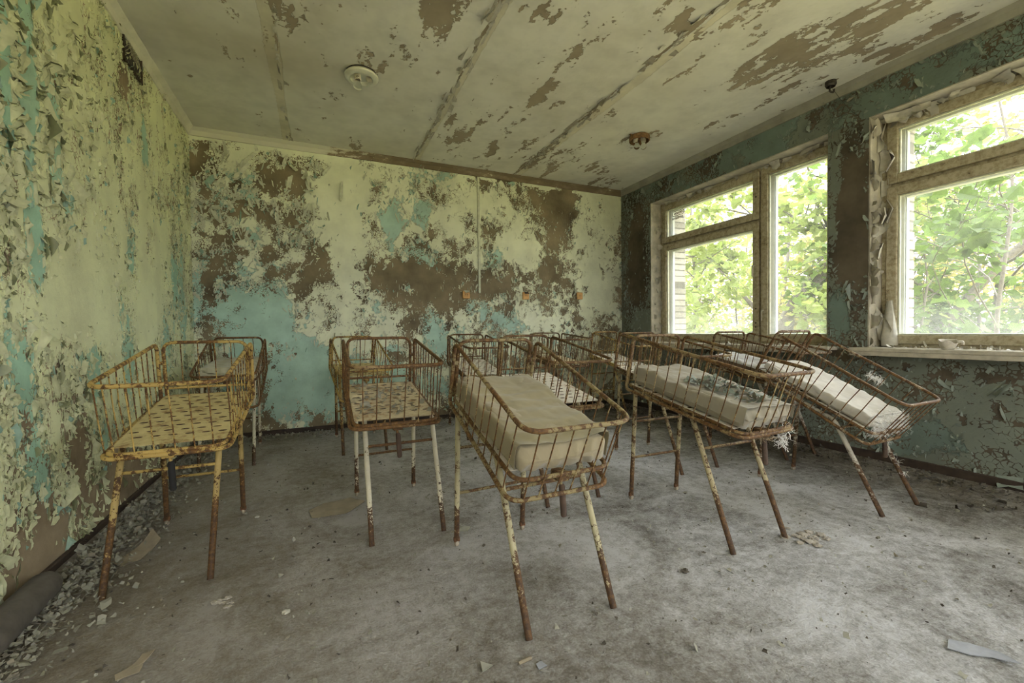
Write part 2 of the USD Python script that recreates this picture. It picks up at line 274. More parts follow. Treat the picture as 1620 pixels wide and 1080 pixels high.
def flakes(base, e, g, n, w, l, phi, kap, rng, nu=3, nv=4, jag=.16):
    """curled chips: attached along e, growing along g, rolling off the wall towards n"""
    N = len(base); s = np.linspace(-.5, .5, nu); t = np.linspace(0, 1, nv)
    ang = phi[:, None] + kap[:, None] * t[None]
    dt = 1 / (nv - 1)
    X = np.concatenate([np.zeros((N, 1)), np.cumsum(np.cos((ang[:, 1:] + ang[:, :-1]) / 2), 1) * dt], 1) * l[:, None]
    Z = np.concatenate([np.zeros((N, 1)), np.cumsum(np.sin((ang[:, 1:] + ang[:, :-1]) / 2), 1) * dt], 1) * l[:, None] + .0015
    tip = rng.uniform(.15, 1.0, N); sk = rng.uniform(-.35, .35, N)
    wid = 1 + (tip[:, None] - 1) * t[None] ** rng.uniform(.6, 1.8, N)[:, None]
    S = s[None, :, None] * wid[:, None, :] + sk[:, None, None] * t[None, None] * .8
    S = S + rng.normal(0, jag * .35, S.shape); gx = X[:, None, :] + rng.normal(0, jag * .3, S.shape) * l[:, None, None] * (t[None, None] > 0)
    zz = np.maximum(Z[:, None, :] + (rng.uniform(-.3, .5, N) * w)[:, None, None] * (.25 - s[None, :, None] ** 2) * t[None, None] * 2 + rng.normal(0, .05, S.shape) * l[:, None, None] * t[None, None], .0008)
    V = base[:, None, None] + e[:, None, None] * (S * w[:, None, None])[..., None] + g[:, None, None] * gx[..., None] + n[:, None, None] * zz[..., None]
    i = np.arange(nu * nv).reshape(nu, nv)
    q = np.stack([i[:-1, :-1], i[1:, :-1], i[1:, 1:], i[:-1, 1:]], -1).reshape(-1, 4)
    if np.sum(np.cross(np.broadcast_to(e, (N, 3)), g) * n, -1).mean() < 0: q = q[:, ::-1]
    return V.reshape(N, -1, 3), np.vstack([q[:, [0, 1, 2]], q[:, [0, 2, 3]]])
def put_flakes(parent, V, F, mats, which, big, name="paint_flake"):
    """the largest seen from the room as parts of their own, the rest of each colour as one"""
    size = np.linalg.norm(V.max(1) - V.min(1), axis=1) / np.linalg.norm(V.mean(1) - [0, 0, 1.0], axis=1)
    order = np.argsort(-size); top = order[:big]; rest = order[big:]
    for k in top: part(parent, name, (V[k], F), mats[which[k]], True)
    for j, m in enumerate(mats):
        r = rest[which[rest] == j]
        if len(r): part(parent, name + "s", (V[r].reshape(-1, 3), (F[None] + (np.arange(len(r)) * V.shape[1])[:, None, None]).reshape(-1, 3)), m, False, kind="stuff")
def scatter_flakes(parent, u, v, P, T, place, axes, N, size, rng, mats, big, hole=None, sideways=.5, away=.5, turqshare=.12, mult=None, kap=(.4, 2.6), sig=.22):
    wgt = np.exp(-(P / sig) ** 2) + .8 * np.exp(-(T / sig) ** 2) * (P < .1) + .012 * (P < 0) * (T < 0)
    wgt = wgt * np.where(T > .3, .25, 1.0)
    if mult is not None: wgt = wgt * mult
    if hole is not None:
        for (a, b, c, d) in hole: wgt = np.where((u > a - .01) & (u < b + .01) & (v > c - .01) & (v < d + .01), 0, wgt)
    k = rng.choice(u.size, N, p=wgt.ravel() / wgt.sum())
    st = abs(u[1, 0] - u[0, 0])
    uu, vv = u.ravel()[k] + rng.uniform(-.5, .5, N) * st, v.ravel()[k] + rng.uniform(-.5, .5, N) * st
    base = place(uu, vv, np.full(N, .002))
    U, Vv, n = (np.asarray(a, float) for a in axes)
    gd = np.where(rng.random(N) < sideways, np.where(rng.random(N) < away, 0, np.pi), -np.pi / 2) + rng.normal(0, .55, N)
    g = np.cos(gd)[:, None] * U + np.sin(gd)[:, None] * Vv; e = -np.sin(gd)[:, None] * U + np.cos(gd)[:, None] * Vv
    s = size(uu, vv) * np.exp(rng.normal(0, .45, N))
    horiz = np.abs(np.cos(gd)) > .7
    w = s * np.where(horiz, rng.uniform(1.2, 3.4, N), rng.uniform(.5, 1.2, N)); l = s * np.where(horiz, rng.uniform(.4, .85, N), rng.uniform(.7, 1.5, N))
    Vx, F = flakes(base, e, g, np.broadcast_to(n, (N, 3)), w, l, rng.uniform(.02, .45, N), rng.uniform(*kap, N) * np.where(rng.random(N) < .85, 1, -.4), rng)
    which = (rng.random(N) < turqshare).astype(int)
    put_flakes(parent, Vx, F, mats, which, big)

BACK_P = [(-.93,2.57,.14,.18,1.2),(-.96,2.17,.06,.35,.5),(-.26,2.49,.25,.18,1.0),(-.18,2.12,.26,.22,.9),(-.8,1.92,.13,.21,.9),(-.46,1.79,.24,.14,.9),(-.02,1.63,.2,.22,.8),(-.88,1.53,.09,.15,.5),(.27,2.49,.28,.78,-1.1),(.27,1.31,.17,.46,-1.0),(.13,2.89,.36,.11,-1.2),(-.44,2.84,.32,.07,-1.2),(-.7,2.64,.11,.13,-.9),(-.58,2.33,.24,.07,-.3),(-.74,1.12,.31,.36,-1.2),(-.21,.61,.4,.38,-1.6),(-.82,2.18,.13,.18,-.7),(-.36,1.24,.16,.19,-.6),(.78,2.21,.17,.41,-1.2),(1.16,2.39,.29,.42,-.9),(1.03,2.93,.42,.18,-.9),(.67,1.59,.26,.2,.9),(.87,1.67,.41,.13,.8),(1.22,1.51,.36,.25,.9),(.93,1.18,.28,.21,.4),(1.99,1.64,.41,.23,.8),(1.81,2.83,.2,.22,.9),(1.74,2.38,.06,.59,-.9),(1.92,2.02,.24,.23,-.4),(2.29,2.12,.24,.35,-1.3),(2.79,2.48,.23,.44,1.3),(2.69,1.67,.41,.2,1.0),(2.84,2.72,.37,.17,1.0),(3.41,1.87,.28,.76,-1.3),(3.67,2.65,.13,.34,-1.2),(3.12,2.26,.15,.25,-.5),(2.24,1.19,.21,.23,-.3),(1.51,1.11,.19,.29,-.3),(2.77,1.27,.09,.32,-.6),(2.98,3.02,.86,.13,-.8),(1.93,3.07,.32,.08,-.6),(.58,.5,.26,.41,-.3),(1.21,.76,.29,.29,-.2),(2.06,.42,.67,.46,.2),(3.24,.36,.5,.5,.1)]
BACK_T = [(-.81,2.24,.2,.24,1.0),(-.74,1.12,.31,.36,1.0),(-.21,.55,.51,.44,1.6),(-.36,1.3,.22,.25,.6),(.26,1.97,.28,.92,-1.2),(.74,2.21,.1,.2,1.6),(1.1,2.35,.1,.15,1.4),(1.01,1.82,.11,.21,1.2),(1.15,1.97,.29,.21,.5),(1.88,1.94,.2,.38,.8),(2.01,3.12,.49,.12,1.2),(2.29,2.12,.26,.46,-.7),(3.41,2.04,.41,.76,-.5),(2.07,1.19,.17,.19,.9),(1.21,1.04,.11,.21,.9),(.58,.44,.33,.34,.9),(1.9,.43,.98,.46,.5),(-.44,2.8,.65,.15,-1.0),(2.95,.37,.77,.5,.6)]
LEFT_P = [(3.55,2.79,.2,.2,.9),(3.34,2.56,.19,.14,.5),(2.82,2.46,.16,.12,.6),(2.5,1.55,.07,.06,.5),(2.24,1.27,.05,.14,.7),(2.27,1.56,.06,.1,.5),(3.73,1.57,.12,.18,.7),(3.17,1.4,.07,.14,.3),(2.55,.87,.06,.11,.6),(2.76,.67,.09,.18,.4),(2.72,.44,.11,.12,1.2),(2.37,.16,.26,.15,1.2),(2.93,.22,.43,.19,.7),(3.81,.25,.53,.18,.7),(3.26,.22,.46,.17,.9),(2.62,1.15,.44,.17,-.8),(3.34,1.31,.59,.24,-.8),(3.89,1.23,.41,.55,-.6),(2.94,1.44,.43,.21,-.6),(2.41,.78,.13,.1,-.4)]
LEFT_T = [(2.4,2.2,.06,.34,1.5),(2.25,2.1,.04,.34,1.4),(2.58,2.1,.05,.28,1.3),(2.35,1.85,.08,.15,.7),(2.59,1.82,.07,.17,.8),(2.71,1.6,.07,.12,.6),(2.41,1.5,.06,.13,.9),(2.41,1.27,.07,.16,.8),(3.71,2.29,.08,.26,1.4),(4.29,1.51,.08,.62,.8),(4.5,1.27,.08,.42,.8),(3.4,1.51,.08,.31,.6),(2.29,.86,.07,.19,.8),(2.31,.59,.1,.15,1.1),(2.42,.35,.11,.16,1.1),(2.9,.78,.08,.26,.9),(2.74,.83,.07,.15,.8),(3.35,.85,.1,.23,.8),(3.98,.68,.22,.37,.8),(2.98,.44,.09,.1,1.0),(2.62,.23,.06,.12,.7),(2.73,1.16,.24,.12,-.8),(3.64,1.22,.29,.26,-.7),(3.12,1.81,.24,.19,-.5),(3.82,1.89,.39,.29,-.8),(2.71,2.5,.29,.21,-.5),(4.01,2.54,.44,.34,-.6)]
RIGHT_P = [(4.52,1.84,.22,.74,1.3),(4.55,2.18,.12,.33,.4),(4.5,1.02,.17,.21,-.6),(2.03,1.98,.13,.35,1.0),(2.01,1.58,.13,.39,1.2),(2.04,2.32,.09,.2,.4),(2.1,1.14,.06,.23,-.9),(1.92,1.57,.03,.48,-.2),(2.15,2.11,.04,.46,-.6),(2.13,2.25,.07,.2,-.5),(3.31,2.85,.11,.17,.8),(2.32,2.72,.06,.1,.8),(3.43,2.7,.08,.11,.4),(1.7,2.73,.05,.07,.8),(1.51,2.76,.03,.07,.7),(1.64,2.67,.04,.04,.6),(1.27,2.72,.03,.06,.7),(3.93,2.72,.14,.1,.4),(2.81,2.78,.39,.17,-.5),(1.46,2.77,.19,.12,-.4),(1.45,.68,.06,.03,1.0),(1.21,.68,.08,.03,1.0),(1.67,.72,.04,.04,.8),(1.21,.48,.03,.06,1.0),(1.37,.39,.03,.06,.9),(1.17,.2,.03,.04,.8),(1.65,.54,.11,.05,.4),(2.19,.37,.12,.21,.6),(2.1,.59,.09,.15,.5),(2.05,.79,.11,.08,.7),(3.31,.47,.57,.27,.3)]
RIGHT_T = [(1.65,.23,.29,.15,.8),(2.1,1.09,.07,.2,1.0),(2.03,.64,.08,.05,.8)]
CEIL_P = [(1.17,2.3,.21,.1,1.0),(2.13,2.06,.1,.08,1.2),(2.0,2.41,.23,.2,.6),(2.13,2.43,.11,.07,.7),(1.66,3.17,.08,.07,1.0),(1.95,3.15,.11,.08,.5),(2.31,3.11,.11,.1,.8),(2.31,3.36,.1,.11,.6),(1.31,4.2,.12,.28,.9),(1.71,4.28,.14,.27,.7),(2.32,4.45,.18,.18,1.0),(2.93,4.26,.22,.21,1.1),(2.38,3.51,.07,.07,.5),(2.73,1.93,.36,.16,.8),(3.2,1.66,.37,.16,.9),(3.17,1.96,.35,.15,.8),(3.13,2.31,.33,.15,.6),(3.47,1.4,.24,.1,.8),(3.62,1.73,.31,.13,.6),(2.35,2.09,.23,.11,.5),(3.25,2.97,.17,.09,.6),(.61,2.8,.09,.24,.3),(.65,2.63,.04,.11,.3),(.16,2.78,.21,.14,.25),(.43,3.27,.05,.08,.8),(-.96,3.74,.06,.05,.6),(-.93,3.42,.04,.04,.6),(-.62,3.48,.03,.03,.6),(.71,2.55,.04,.15,.5),(3.82,1.47,.18,.07,.4),(2.48,2.77,.39,.32,-.2),(-.32,3.67,.39,.66,-.5),(.54,4.16,.43,.42,-.4),(1.09,3.08,.25,.39,-.3),(3.31,3.9,.44,.27,-.6)]
W1, W2, W3 = (2.19, 4.268), (-.17, 1.906), (-2.53, -.45)  # the third lies behind the camera, added to let in more light
ZB, ZT = .845, 2.576
# --- back wall
def f_back(u, v):
    c1, _ = cells(u, v, .11, 11); c2, _ = cells(u, v, .04, 12)
    P = -.11 + .45 * blobs(u, v, BACK_P) + 1.9 * (fbm2(u, v * .8, 3.4, 6, 1) - .5) + 1.1 * (fbm2(u, v * .8, 14, 4, 2) - .5) + .42 * (c1 - .5) + .34 * (c2 - .5)
    P = np.where(v > 2.79 + .03 * (c1 - .5), P - .8 * (c1 < .85), P) + .4 * np.exp(-((v - .06) / .06) ** 2)
    T = -.26 + .62 * blobs(u, v, BACK_T) + 2.0 * (fbm2(u, v * .7, 3.4, 5, 5) - .5) + .35 * (cells(u, v, .09, 15)[0] - .5) + .2 * (c2 - .5)
    S = .18 * np.clip((fbm2(u, v * .3, 2.5, 4, 8) - .5) * 4, 0, 1) + .5 * np.clip((u - 3.2) / .6, 0, 1) * fbm2(u, v, 6, 4, 3)
    return P, T, S
wb = thing("wall_back", kind="structure")
pb = lambda u, v, o: np.stack([u, D - o, v], -1)
ub = field_sheet(wb, "plaster_surface", M["wall_back"], pb, XL, XR, 0, H, .011, f_back, (0, -1, 0), seed=1)
part(wb, "wall_core", box(XL - .12, XR + .5, D + .015, D + .2, -.15, H + .15), M["reveal"])
scatter_flakes(wb, *ub, pb, ((1, 0, 0), (0, 0, 1), (0, -1, 0)), 10000, lambda u, v: .011 + .012 * np.clip((v - 1.6) / .9, 0, 1) * np.clip((1.6 - u) / 1.5, 0.1, 1), np.random.default_rng(21), [M["flake_back"], M["flake_turq"]], 150, sideways=.65, away=.2, turqshare=.1, kap=(.1, 1.1))
# --- left wall
def f_left(u, v):
    c1, _ = cells(u, v * .55, .10, 31); c2, _ = cells(u, v * .6, .035, 32)
    P = -.42 + .62 * blobs(u, v, LEFT_P) + 1.6 * (fbm2(u, v * .45, 4.4, 6, 21) - .5) + .9 * (fbm2(u, v * .5, 16, 4, 22) - .5) + .4 * (c1 - .5) + .34 * (c2 - .5) + .5 * np.exp(-(v / .14) ** 2)
    T = -.36 + .85 * blobs(u, v, LEFT_T) + 1.9 * (fbm2(u, v * .33, 5.2, 5, 25) - .5) + .35 * (cells(u, v * .4, .07, 35)[0] - .5) + .2 * (c2 - .5)
    return P, T, .25 * np.clip((fbm2(u, v * .25, 4, 4, 28) - .45) * 3, 0, 1)
wl = thing("wall_left", kind="structure")
pl = lambda u, v, o: np.stack([XL + o, u, v], -1)
ul = field_sheet(wl, "plaster_surface", M["wall_left"], pl, 1.9, D, 0, H, .010, f_left, (1, 0, 0), seed=3, relief=(.004, .009))
part(wl, "wall_core", box(XL - .2, XL - .02, YR - .1, D + .1, -.15, H + .15), M["reveal"])
part(wl, "wall_near", box(XL - .02, XL, YR, 1.9, 0, H), M["reveal"])
_near = lambda u, v: np.exp(-((u - 2.35) / .55) ** 2 - ((v - 2.1) / .75) ** 2)
scatter_flakes(wl, *ul, pl, ((0, 1, 0), (0, 0, 1), (1, 0, 0)), 16000, lambda u, v: .0085 + .013 * _near(u, v) + .003 * (v < .9), np.random.default_rng(22), [M["flake_cream"], M["flake_turq"]], 260, sideways=.8, away=.8, turqshare=.05, kap=(.5, 2.6), sig=.28)
# --- right wall, with its windows
def f_right(u, v):
    c1, d1 = cells(u, v, .075, 41); c2, _ = cells(u, v, .03, 42)
    crack = np.clip(.05 - d1, 0, 1) * 9
    P = -.42 + .72 * blobs(u, v, RIGHT_P) + .8 * (fbm2(u, v, 3.2, 5, 41) - .5) + .3 * (c1 - .5) + .26 * (c2 - .5) + crack * np.where(v < .84, .9, .45)
    P = P + np.where((u > 1.9) & (u < 2.19) & (v > .85) & (v < 2.58), .16, 0) + .5 * np.exp(-(v / .05) ** 2)
    T = -.25 + .7 * blobs(u, v, RIGHT_T) + .8 * (fbm2(u, v, 3, 4, 45) - .5) + np.where(v > 2.57, .25, 0)
    return P, T, .45 * np.clip((fbm2(u, v * .5, 2.5, 4, 48) - .42) * 3, 0, 1)
wr = thing("wall_right", kind="structure")
pr = lambda u, v, o: np.stack([XR - o, u, v], -1)
hr = [(W1[0], W1[1], ZB, ZT), (W2[0], W2[1], ZB, ZT)]
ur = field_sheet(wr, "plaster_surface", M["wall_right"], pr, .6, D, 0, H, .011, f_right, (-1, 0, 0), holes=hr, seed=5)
cr = MB()
cr.add(box(XR + .012, 4.35, YR, D + .2, -.6, ZB)).add(box(XR + .012, 4.35, YR, D + .2, ZT, H + .15))
for a, b in ((W1[1], D + .2), (W2[1], W1[0]), (W3[1], W2[0]), (YR, W3[0])): cr.add(box(XR + .012, 4.12, a, b, ZB, ZT))
part(wr, "reveal_masonry", cr.mesh(), M["reveal"])
part(wr, "wall_near", box(XR - .001, XR + .012, W3[1], W2[0], ZB, ZT), M["reveal"])
part(wr, "wall_near", box(XR - .001, XR + .012, YR, .6, 0, ZB), M["reveal"])
part(wr, "wall_near", box(XR - .001, XR + .012, YR, .6, ZT, H), M["reveal"])
scatter_flakes(wr, *ur, pr, ((0, 1, 0), (0, 0, 1), (-1, 0, 0)), 2200, lambda u, v: .013 + .002 * ((u < 2.3) & (v > .85)), np.random.default_rng(23), [M["flake_grey"], M["flake_turq"]], 90, hole=hr, sideways=.5, away=.75, turqshare=.0, kap=(.2, 1.6), sig=.2)
# whitewash peeling off the jambs and the soffits
rg = np.random.default_rng(24)
def strip_flakes(parent, N, p0, p1, across, g, n, s0, s1, big, rng, wr_=(.7, 2.2), kp=(.3, 2.8), ph=(.2, 1.2)):
    t = rng.random(N)[:, None]; base = np.asarray(p0) * (1 - t) + np.asarray(p1) * t + np.asarray(across) * rng.random((N, 1))
    al = np.asarray(p1, float) - np.asarray(p0); al /= np.linalg.norm(al)
    gd = np.asarray(g, float)[None] + rng.normal(0, .35, (N, 1)) * al; gd /= np.linalg.norm(gd, axis=1, keepdims=True)
    e = np.cross(gd, np.asarray(n, float)[None])
    s = rng.uniform(s0, s1, N)
    Vx, F = flakes(base, e, gd, np.broadcast_to(np.asarray(n, float), (N, 3)), s * rng.uniform(*wr_, N), s, rng.uniform(*ph, N), rng.uniform(*kp, N), rng)
    put_flakes(parent, Vx, F, [M["flake_white"]], np.zeros(N, int), big)
strip_flakes(wr, 16, (XR + .02, W2[1] - .004, .95), (XR + .02, W2[1] - .004, 2.5), (.17, 0, 0), (1, 0, 0), (0, -1, 0), .05, .10, 16, rg, (1.2, 3.2), (2.0, 4.4), (.05, .5))
strip_flakes(wr, 26, (XR + .015, W2[1] - .004, .9), (XR + .015, W2[1] - .004, 2.55), (.02, 0, 0), (-1, 0, 0), (0, -1, 0), .03, .07, 20, rg)
strip_flakes(wr, 60, (XR + .1, W1[0], ZT - .006), (XR + .1, W1[1], ZT - .006), (.09, 0, 0), (1, 0, 0), (0, 0, -1), .02, .07, 30, rg)
strip_flakes(wr, 34, (XR + .08, .9, ZT - .006), (XR + .08, W2[1], ZT - .006), (.09, 0, 0), (1, 0, 0), (0, 0, -1), .03, .09, 20, rg)
strip_flakes(wr, 26, (XR + .04, W1[1] - .005, .9), (XR + .04, W1[1] - .005, 2.5), (.12, 0, 0), (1, 0, 0), (0, -1, 0), .02, .06, 10, rg)
v_, f_ = lathe([(.048, 0), (.047, .06), (.03, .22), (.011, .34)], 14)
part(wr, "rolled_paint", move((v_ + np.random.default_rng(3).normal(0, .003, v_.shape), f_), (XR + .135, 1.835, .862)), M["flake_white"], True, label="whitewash sheet rolled into a tall cone at the jamb foot")
# silicate bricks of the outer jambs
M["brick"] = [plain(f"silicate_brick_{i}", c, .9, var=.2, scale=20, bump=.003) for i, c in enumerate([(.27, .26, .22), (.22, .21, .175), (.31, .295, .255)])]
M["mortar"] = plain("mortar", (.13, .125, .105), .95, var=.2, scale=20)
for (yj, s) in ((W1[1] - .04, 1), (W2[1] - .04, 1)):
    part(wr, "mortar_bed", box(4.13, 4.345, yj + .006, yj + .25, ZB, ZT + .02), M["mortar"])
    for k in range(23):
        z = ZB + .0765 * k; dx = rg.normal(0, .003, 2)
        part(wr, "brick", box(4.125, 4.36 + dx[0], yj + abs(dx[1]), yj + .24, z + .006, z + .072, .004), M["brick"][rg.integers(3)])
# --- rear wall, with two windows out of view added to brighten the room
wq = thing("wall_rear", kind="structure")
RW_ADDED = ((-.85, 1.3), (1.5, 3.7)); RZ_ADDED = (1.15, 2.82)
for bx in ((XL - .1, XR + .1, -.1, RZ_ADDED[0]), (XL - .1, XR + .1, RZ_ADDED[1], H + .1), (XL - .1, RW_ADDED[0][0], RZ_ADDED[0], RZ_ADDED[1]), (RW_ADDED[0][1], RW_ADDED[1][0], RZ_ADDED[0], RZ_ADDED[1]), (RW_ADDED[1][1], XR + .1, RZ_ADDED[0], RZ_ADDED[1])):
    part(wq, "wall_core", box(bx[0], bx[1], YR - .2, YR, bx[2], bx[3]), M["reveal"])
for k_, (xa, xb) in enumerate(RW_ADDED):
    w4 = thing(f"window_{4 + k_}", kind="structure"); xm = (xa + xb) / 2
    for (p, q, r, t_) in ((xa, xa + .06, *RZ_ADDED), (xb - .06, xb, *RZ_ADDED), (xm - .04, xm + .04, *RZ_ADDED), (xa, xb, RZ_ADDED[1] - .06, RZ_ADDED[1]), (xa, xb, RZ_ADDED[0], RZ_ADDED[0] + .06)): part(w4, "frame_bar", box(p, q, YR - .14, YR - .07, r, t_, .004), M["wood"])
# --- ceiling: slabs with joints
JOINT = (-.217, .99, 2.185, 3.38)
def f_ceil(u, v):
    c2, _ = cells(u * 1.6, v * .7, .05, 52); c1, _ = cells(u, v * .7, .16, 51)
    P = -.37 + .46 * blobs(u, v, CEIL_P) + 1.7 * (fbm2(u, v * .36, 5.5, 6, 51) - .5) + .3 * (c2 - .5) + .16 * (c1 - .5) + 1.1 * (fbm2(u, v * .3, 17, 4, 53) - .5)
    for j, xj in enumerate(JOINT):
        wob = .005 * (fbm2(u * 0, v, 5, 4, 60 + j) - .5) * 2
        P = P + (.3, .5, .65, .0)[j] * np.exp(-((u - xj - wob) / (.006 + .013 * fbm2(u * 0, v, 3, 3, 70 + j) * (j > 0))) ** 2)
    P = P - .5 * np.exp(-((u + .9) / .25) ** 2) * (v > 3.9)
    T = -.5 + .9 * np.exp(-((u - JOINT[0] + .03) / .05) ** 2) * 1 + .8 * np.exp(-((u - JOINT[2] - .06) / .05) ** 2) + .7 * np.exp(-((u - JOINT[1] - .03) / .035) ** 2) + .7 * (fbm2(u, v * .5, 2, 4, 55) - .5)
    S = .35 * np.exp(-((u + .35) / .7) ** 2 - ((v - 3.45) / .35) ** 2) + .25 * np.clip((fbm2(u, v, 1.5, 4, 58) - .5) * 4, 0, 1)
    return P, T, S
cl = thing("ceiling", kind="structure")
pc = lambda u, v, o: np.stack([u, v, H - o], -1)
uc = field_sheet(cl, "slab_surface", M["ceiling"], pc, XL, XR, .7, D, .014, f_ceil, (0, 0, -1), seed=7, relief=(.004, .003))
part(cl, "slab_core", box(XL - .2, 4.6, YR - .2, D + .2, H + .012, H + .25), M["reveal"])
part(cl, "slab_near", box(XL, XR, YR, .7, H, H + .012), M["reveal"])
rc = np.random.default_rng(25)
for xj, n in ((JOINT[1], 60), (JOINT[2], 70), (JOINT[0], 20)):
    N = n; yy = rc.uniform(1.8, 4.8, N); sg_ = np.where(rc.random(N) < .5, 1.0, -1.0)
    Vx, F = flakes(np.stack([xj + rc.normal(0, .02, N), yy, np.full(N, H - .003)], -1), np.tile([[0, 1.0, 0]], (N, 1)), np.stack([sg_, 0 * yy, 0 * yy], -1), np.tile([[0, 0, -1.0]], (N, 1)), rc.uniform(.05, .16, N), rc.uniform(.012, .035, N), rc.uniform(.02, .22, N), rc.uniform(.05, .5, N), rc)
    put_flakes(cl, Vx, F, [M["flake_white"]], np.zeros(N, int), 10)
# cornice strips round the top of the walls
def cove(a, b, inward, m, name="trim_1"):
    a, b, n = np.array(a, float), np.array(b, float), np.array(inward, float)
    k = 40; P_ = []
    g_ = np.random.default_rng(int(abs(a.sum()) * 100))
    for t in np.linspace(0, 1, k):
        c = a + (b - a) * t; j = g_.normal(0, .0015, 3)
        P_.append([c + [0, 0, -.075 + j[0]], c + n * (.014 + j[1]) + [0, 0, -.072 + j[0]], c + n * (.02 + j[1]) + [0, 0, -.03], c + n * (.05 + j[2]) + [0, 0, -.006], c + n * (.052 + j[2])])
    P_ = np.array(P_); m_ = P_.shape[1]; i = np.arange(k * m_).reshape(k, m_)
    q = np.stack([i[:-1, :-1], i[1:, :-1], i[1:, 1:], i[:-1, 1:]], -1).reshape(-1, 4)
    o = obj(name, (P_.reshape(-1, 3), q), m, kind="structure"); return o
cove((XL, 1.5, H), (XL, D, H), (1, 0, 0), M["cove"], "trim_1")
cove((XL, D, H), (XR, D, H), (0, -1, 0), M["cove_stain"], "trim_2")
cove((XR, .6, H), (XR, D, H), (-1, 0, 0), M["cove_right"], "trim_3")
# --- floor
uf, vf = np.meshgrid(np.linspace(XL, XR, 260), np.linspace(.3, D, 240), indexing="ij")
hf_ = .010 * (fbm2(uf, vf, 1.7, 5, 81) - .5) + .016 * np.maximum(fbm2(uf, vf, 4.5, 4, 83) - .58, 0)
edge = np.minimum(np.minimum(uf - XL, XR - uf), D - vf)
hf_ = hf_ * np.clip(edge / .1, .2, 1) + .02 * np.exp(-edge / .06)
fr = .05 * np.exp(-((uf - 1.35) / .7) ** 2 - ((vf - 2.4) / .9) ** 2) - .07 * np.exp(-(np.maximum(uf - XL, 0) / .35) ** 2) - .13 * np.clip((uf - 3.05) / .3, 0, 1) - .10 * np.clip((1.9 - vf) / 1.2, 0, 1) * np.clip((1.6 - uf) / 1.6, 0, 1) + .30 * (fbm2(uf, vf, 1.3, 4, 85) - .5) - .165  # front left: brown dirt, with shade painted into the tone
fgm = np.clip(.55 - .35 * uf, 0, .75) * .8 + .35 * np.clip((uf - 3.2) / .4, 0, 1)  # warm colour cast towards the left, painted into the floor
x_ = np.stack([uf, vf, hf_], -1).reshape(-1, 3); i_ = np.arange(uf.size).reshape(uf.shape)
q_ = np.stack([i_[:-1, :-1], i_[1:, :-1], i_[1:, 1:], i_[:-1, 1:]], -1).reshape(-1, 4)
fl = thing("floor", kind="structure")
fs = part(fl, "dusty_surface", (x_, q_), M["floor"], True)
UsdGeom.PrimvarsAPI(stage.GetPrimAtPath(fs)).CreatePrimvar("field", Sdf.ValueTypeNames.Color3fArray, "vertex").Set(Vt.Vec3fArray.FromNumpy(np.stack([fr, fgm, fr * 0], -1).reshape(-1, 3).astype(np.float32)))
part(fl, "floor_slab", box(XL - .2, 4.3, YR - .2, D + .2, -.2, -.02), M["reveal"])
part(fl, "floor_near", box(XL, XR, YR, .3, -.02, 0), M["reveal"])
def floor_z(x, y):
    i = np.clip(np.round((np.asarray(x) - XL) / (XR - XL) * 259).astype(int), 0, 259); j = np.clip(np.round((np.asarray(y) - .3) / (D - .3) * 239).astype(int), 0, 239)
    return hf_[i, j]
obj("baseboard_back", box(XL, XR, D - .022, D, .0, .062, .004), M["skirting"], kind="structure")
obj("baseboard_right", box(XR - .024, XR, .6, D, .0, .070, .004), M["skirting"], kind="structure")
obj("baseboard_left", box(XL, XL + .02, 1.6, D, .0, .045, .004), M["skirting"], kind="structure")
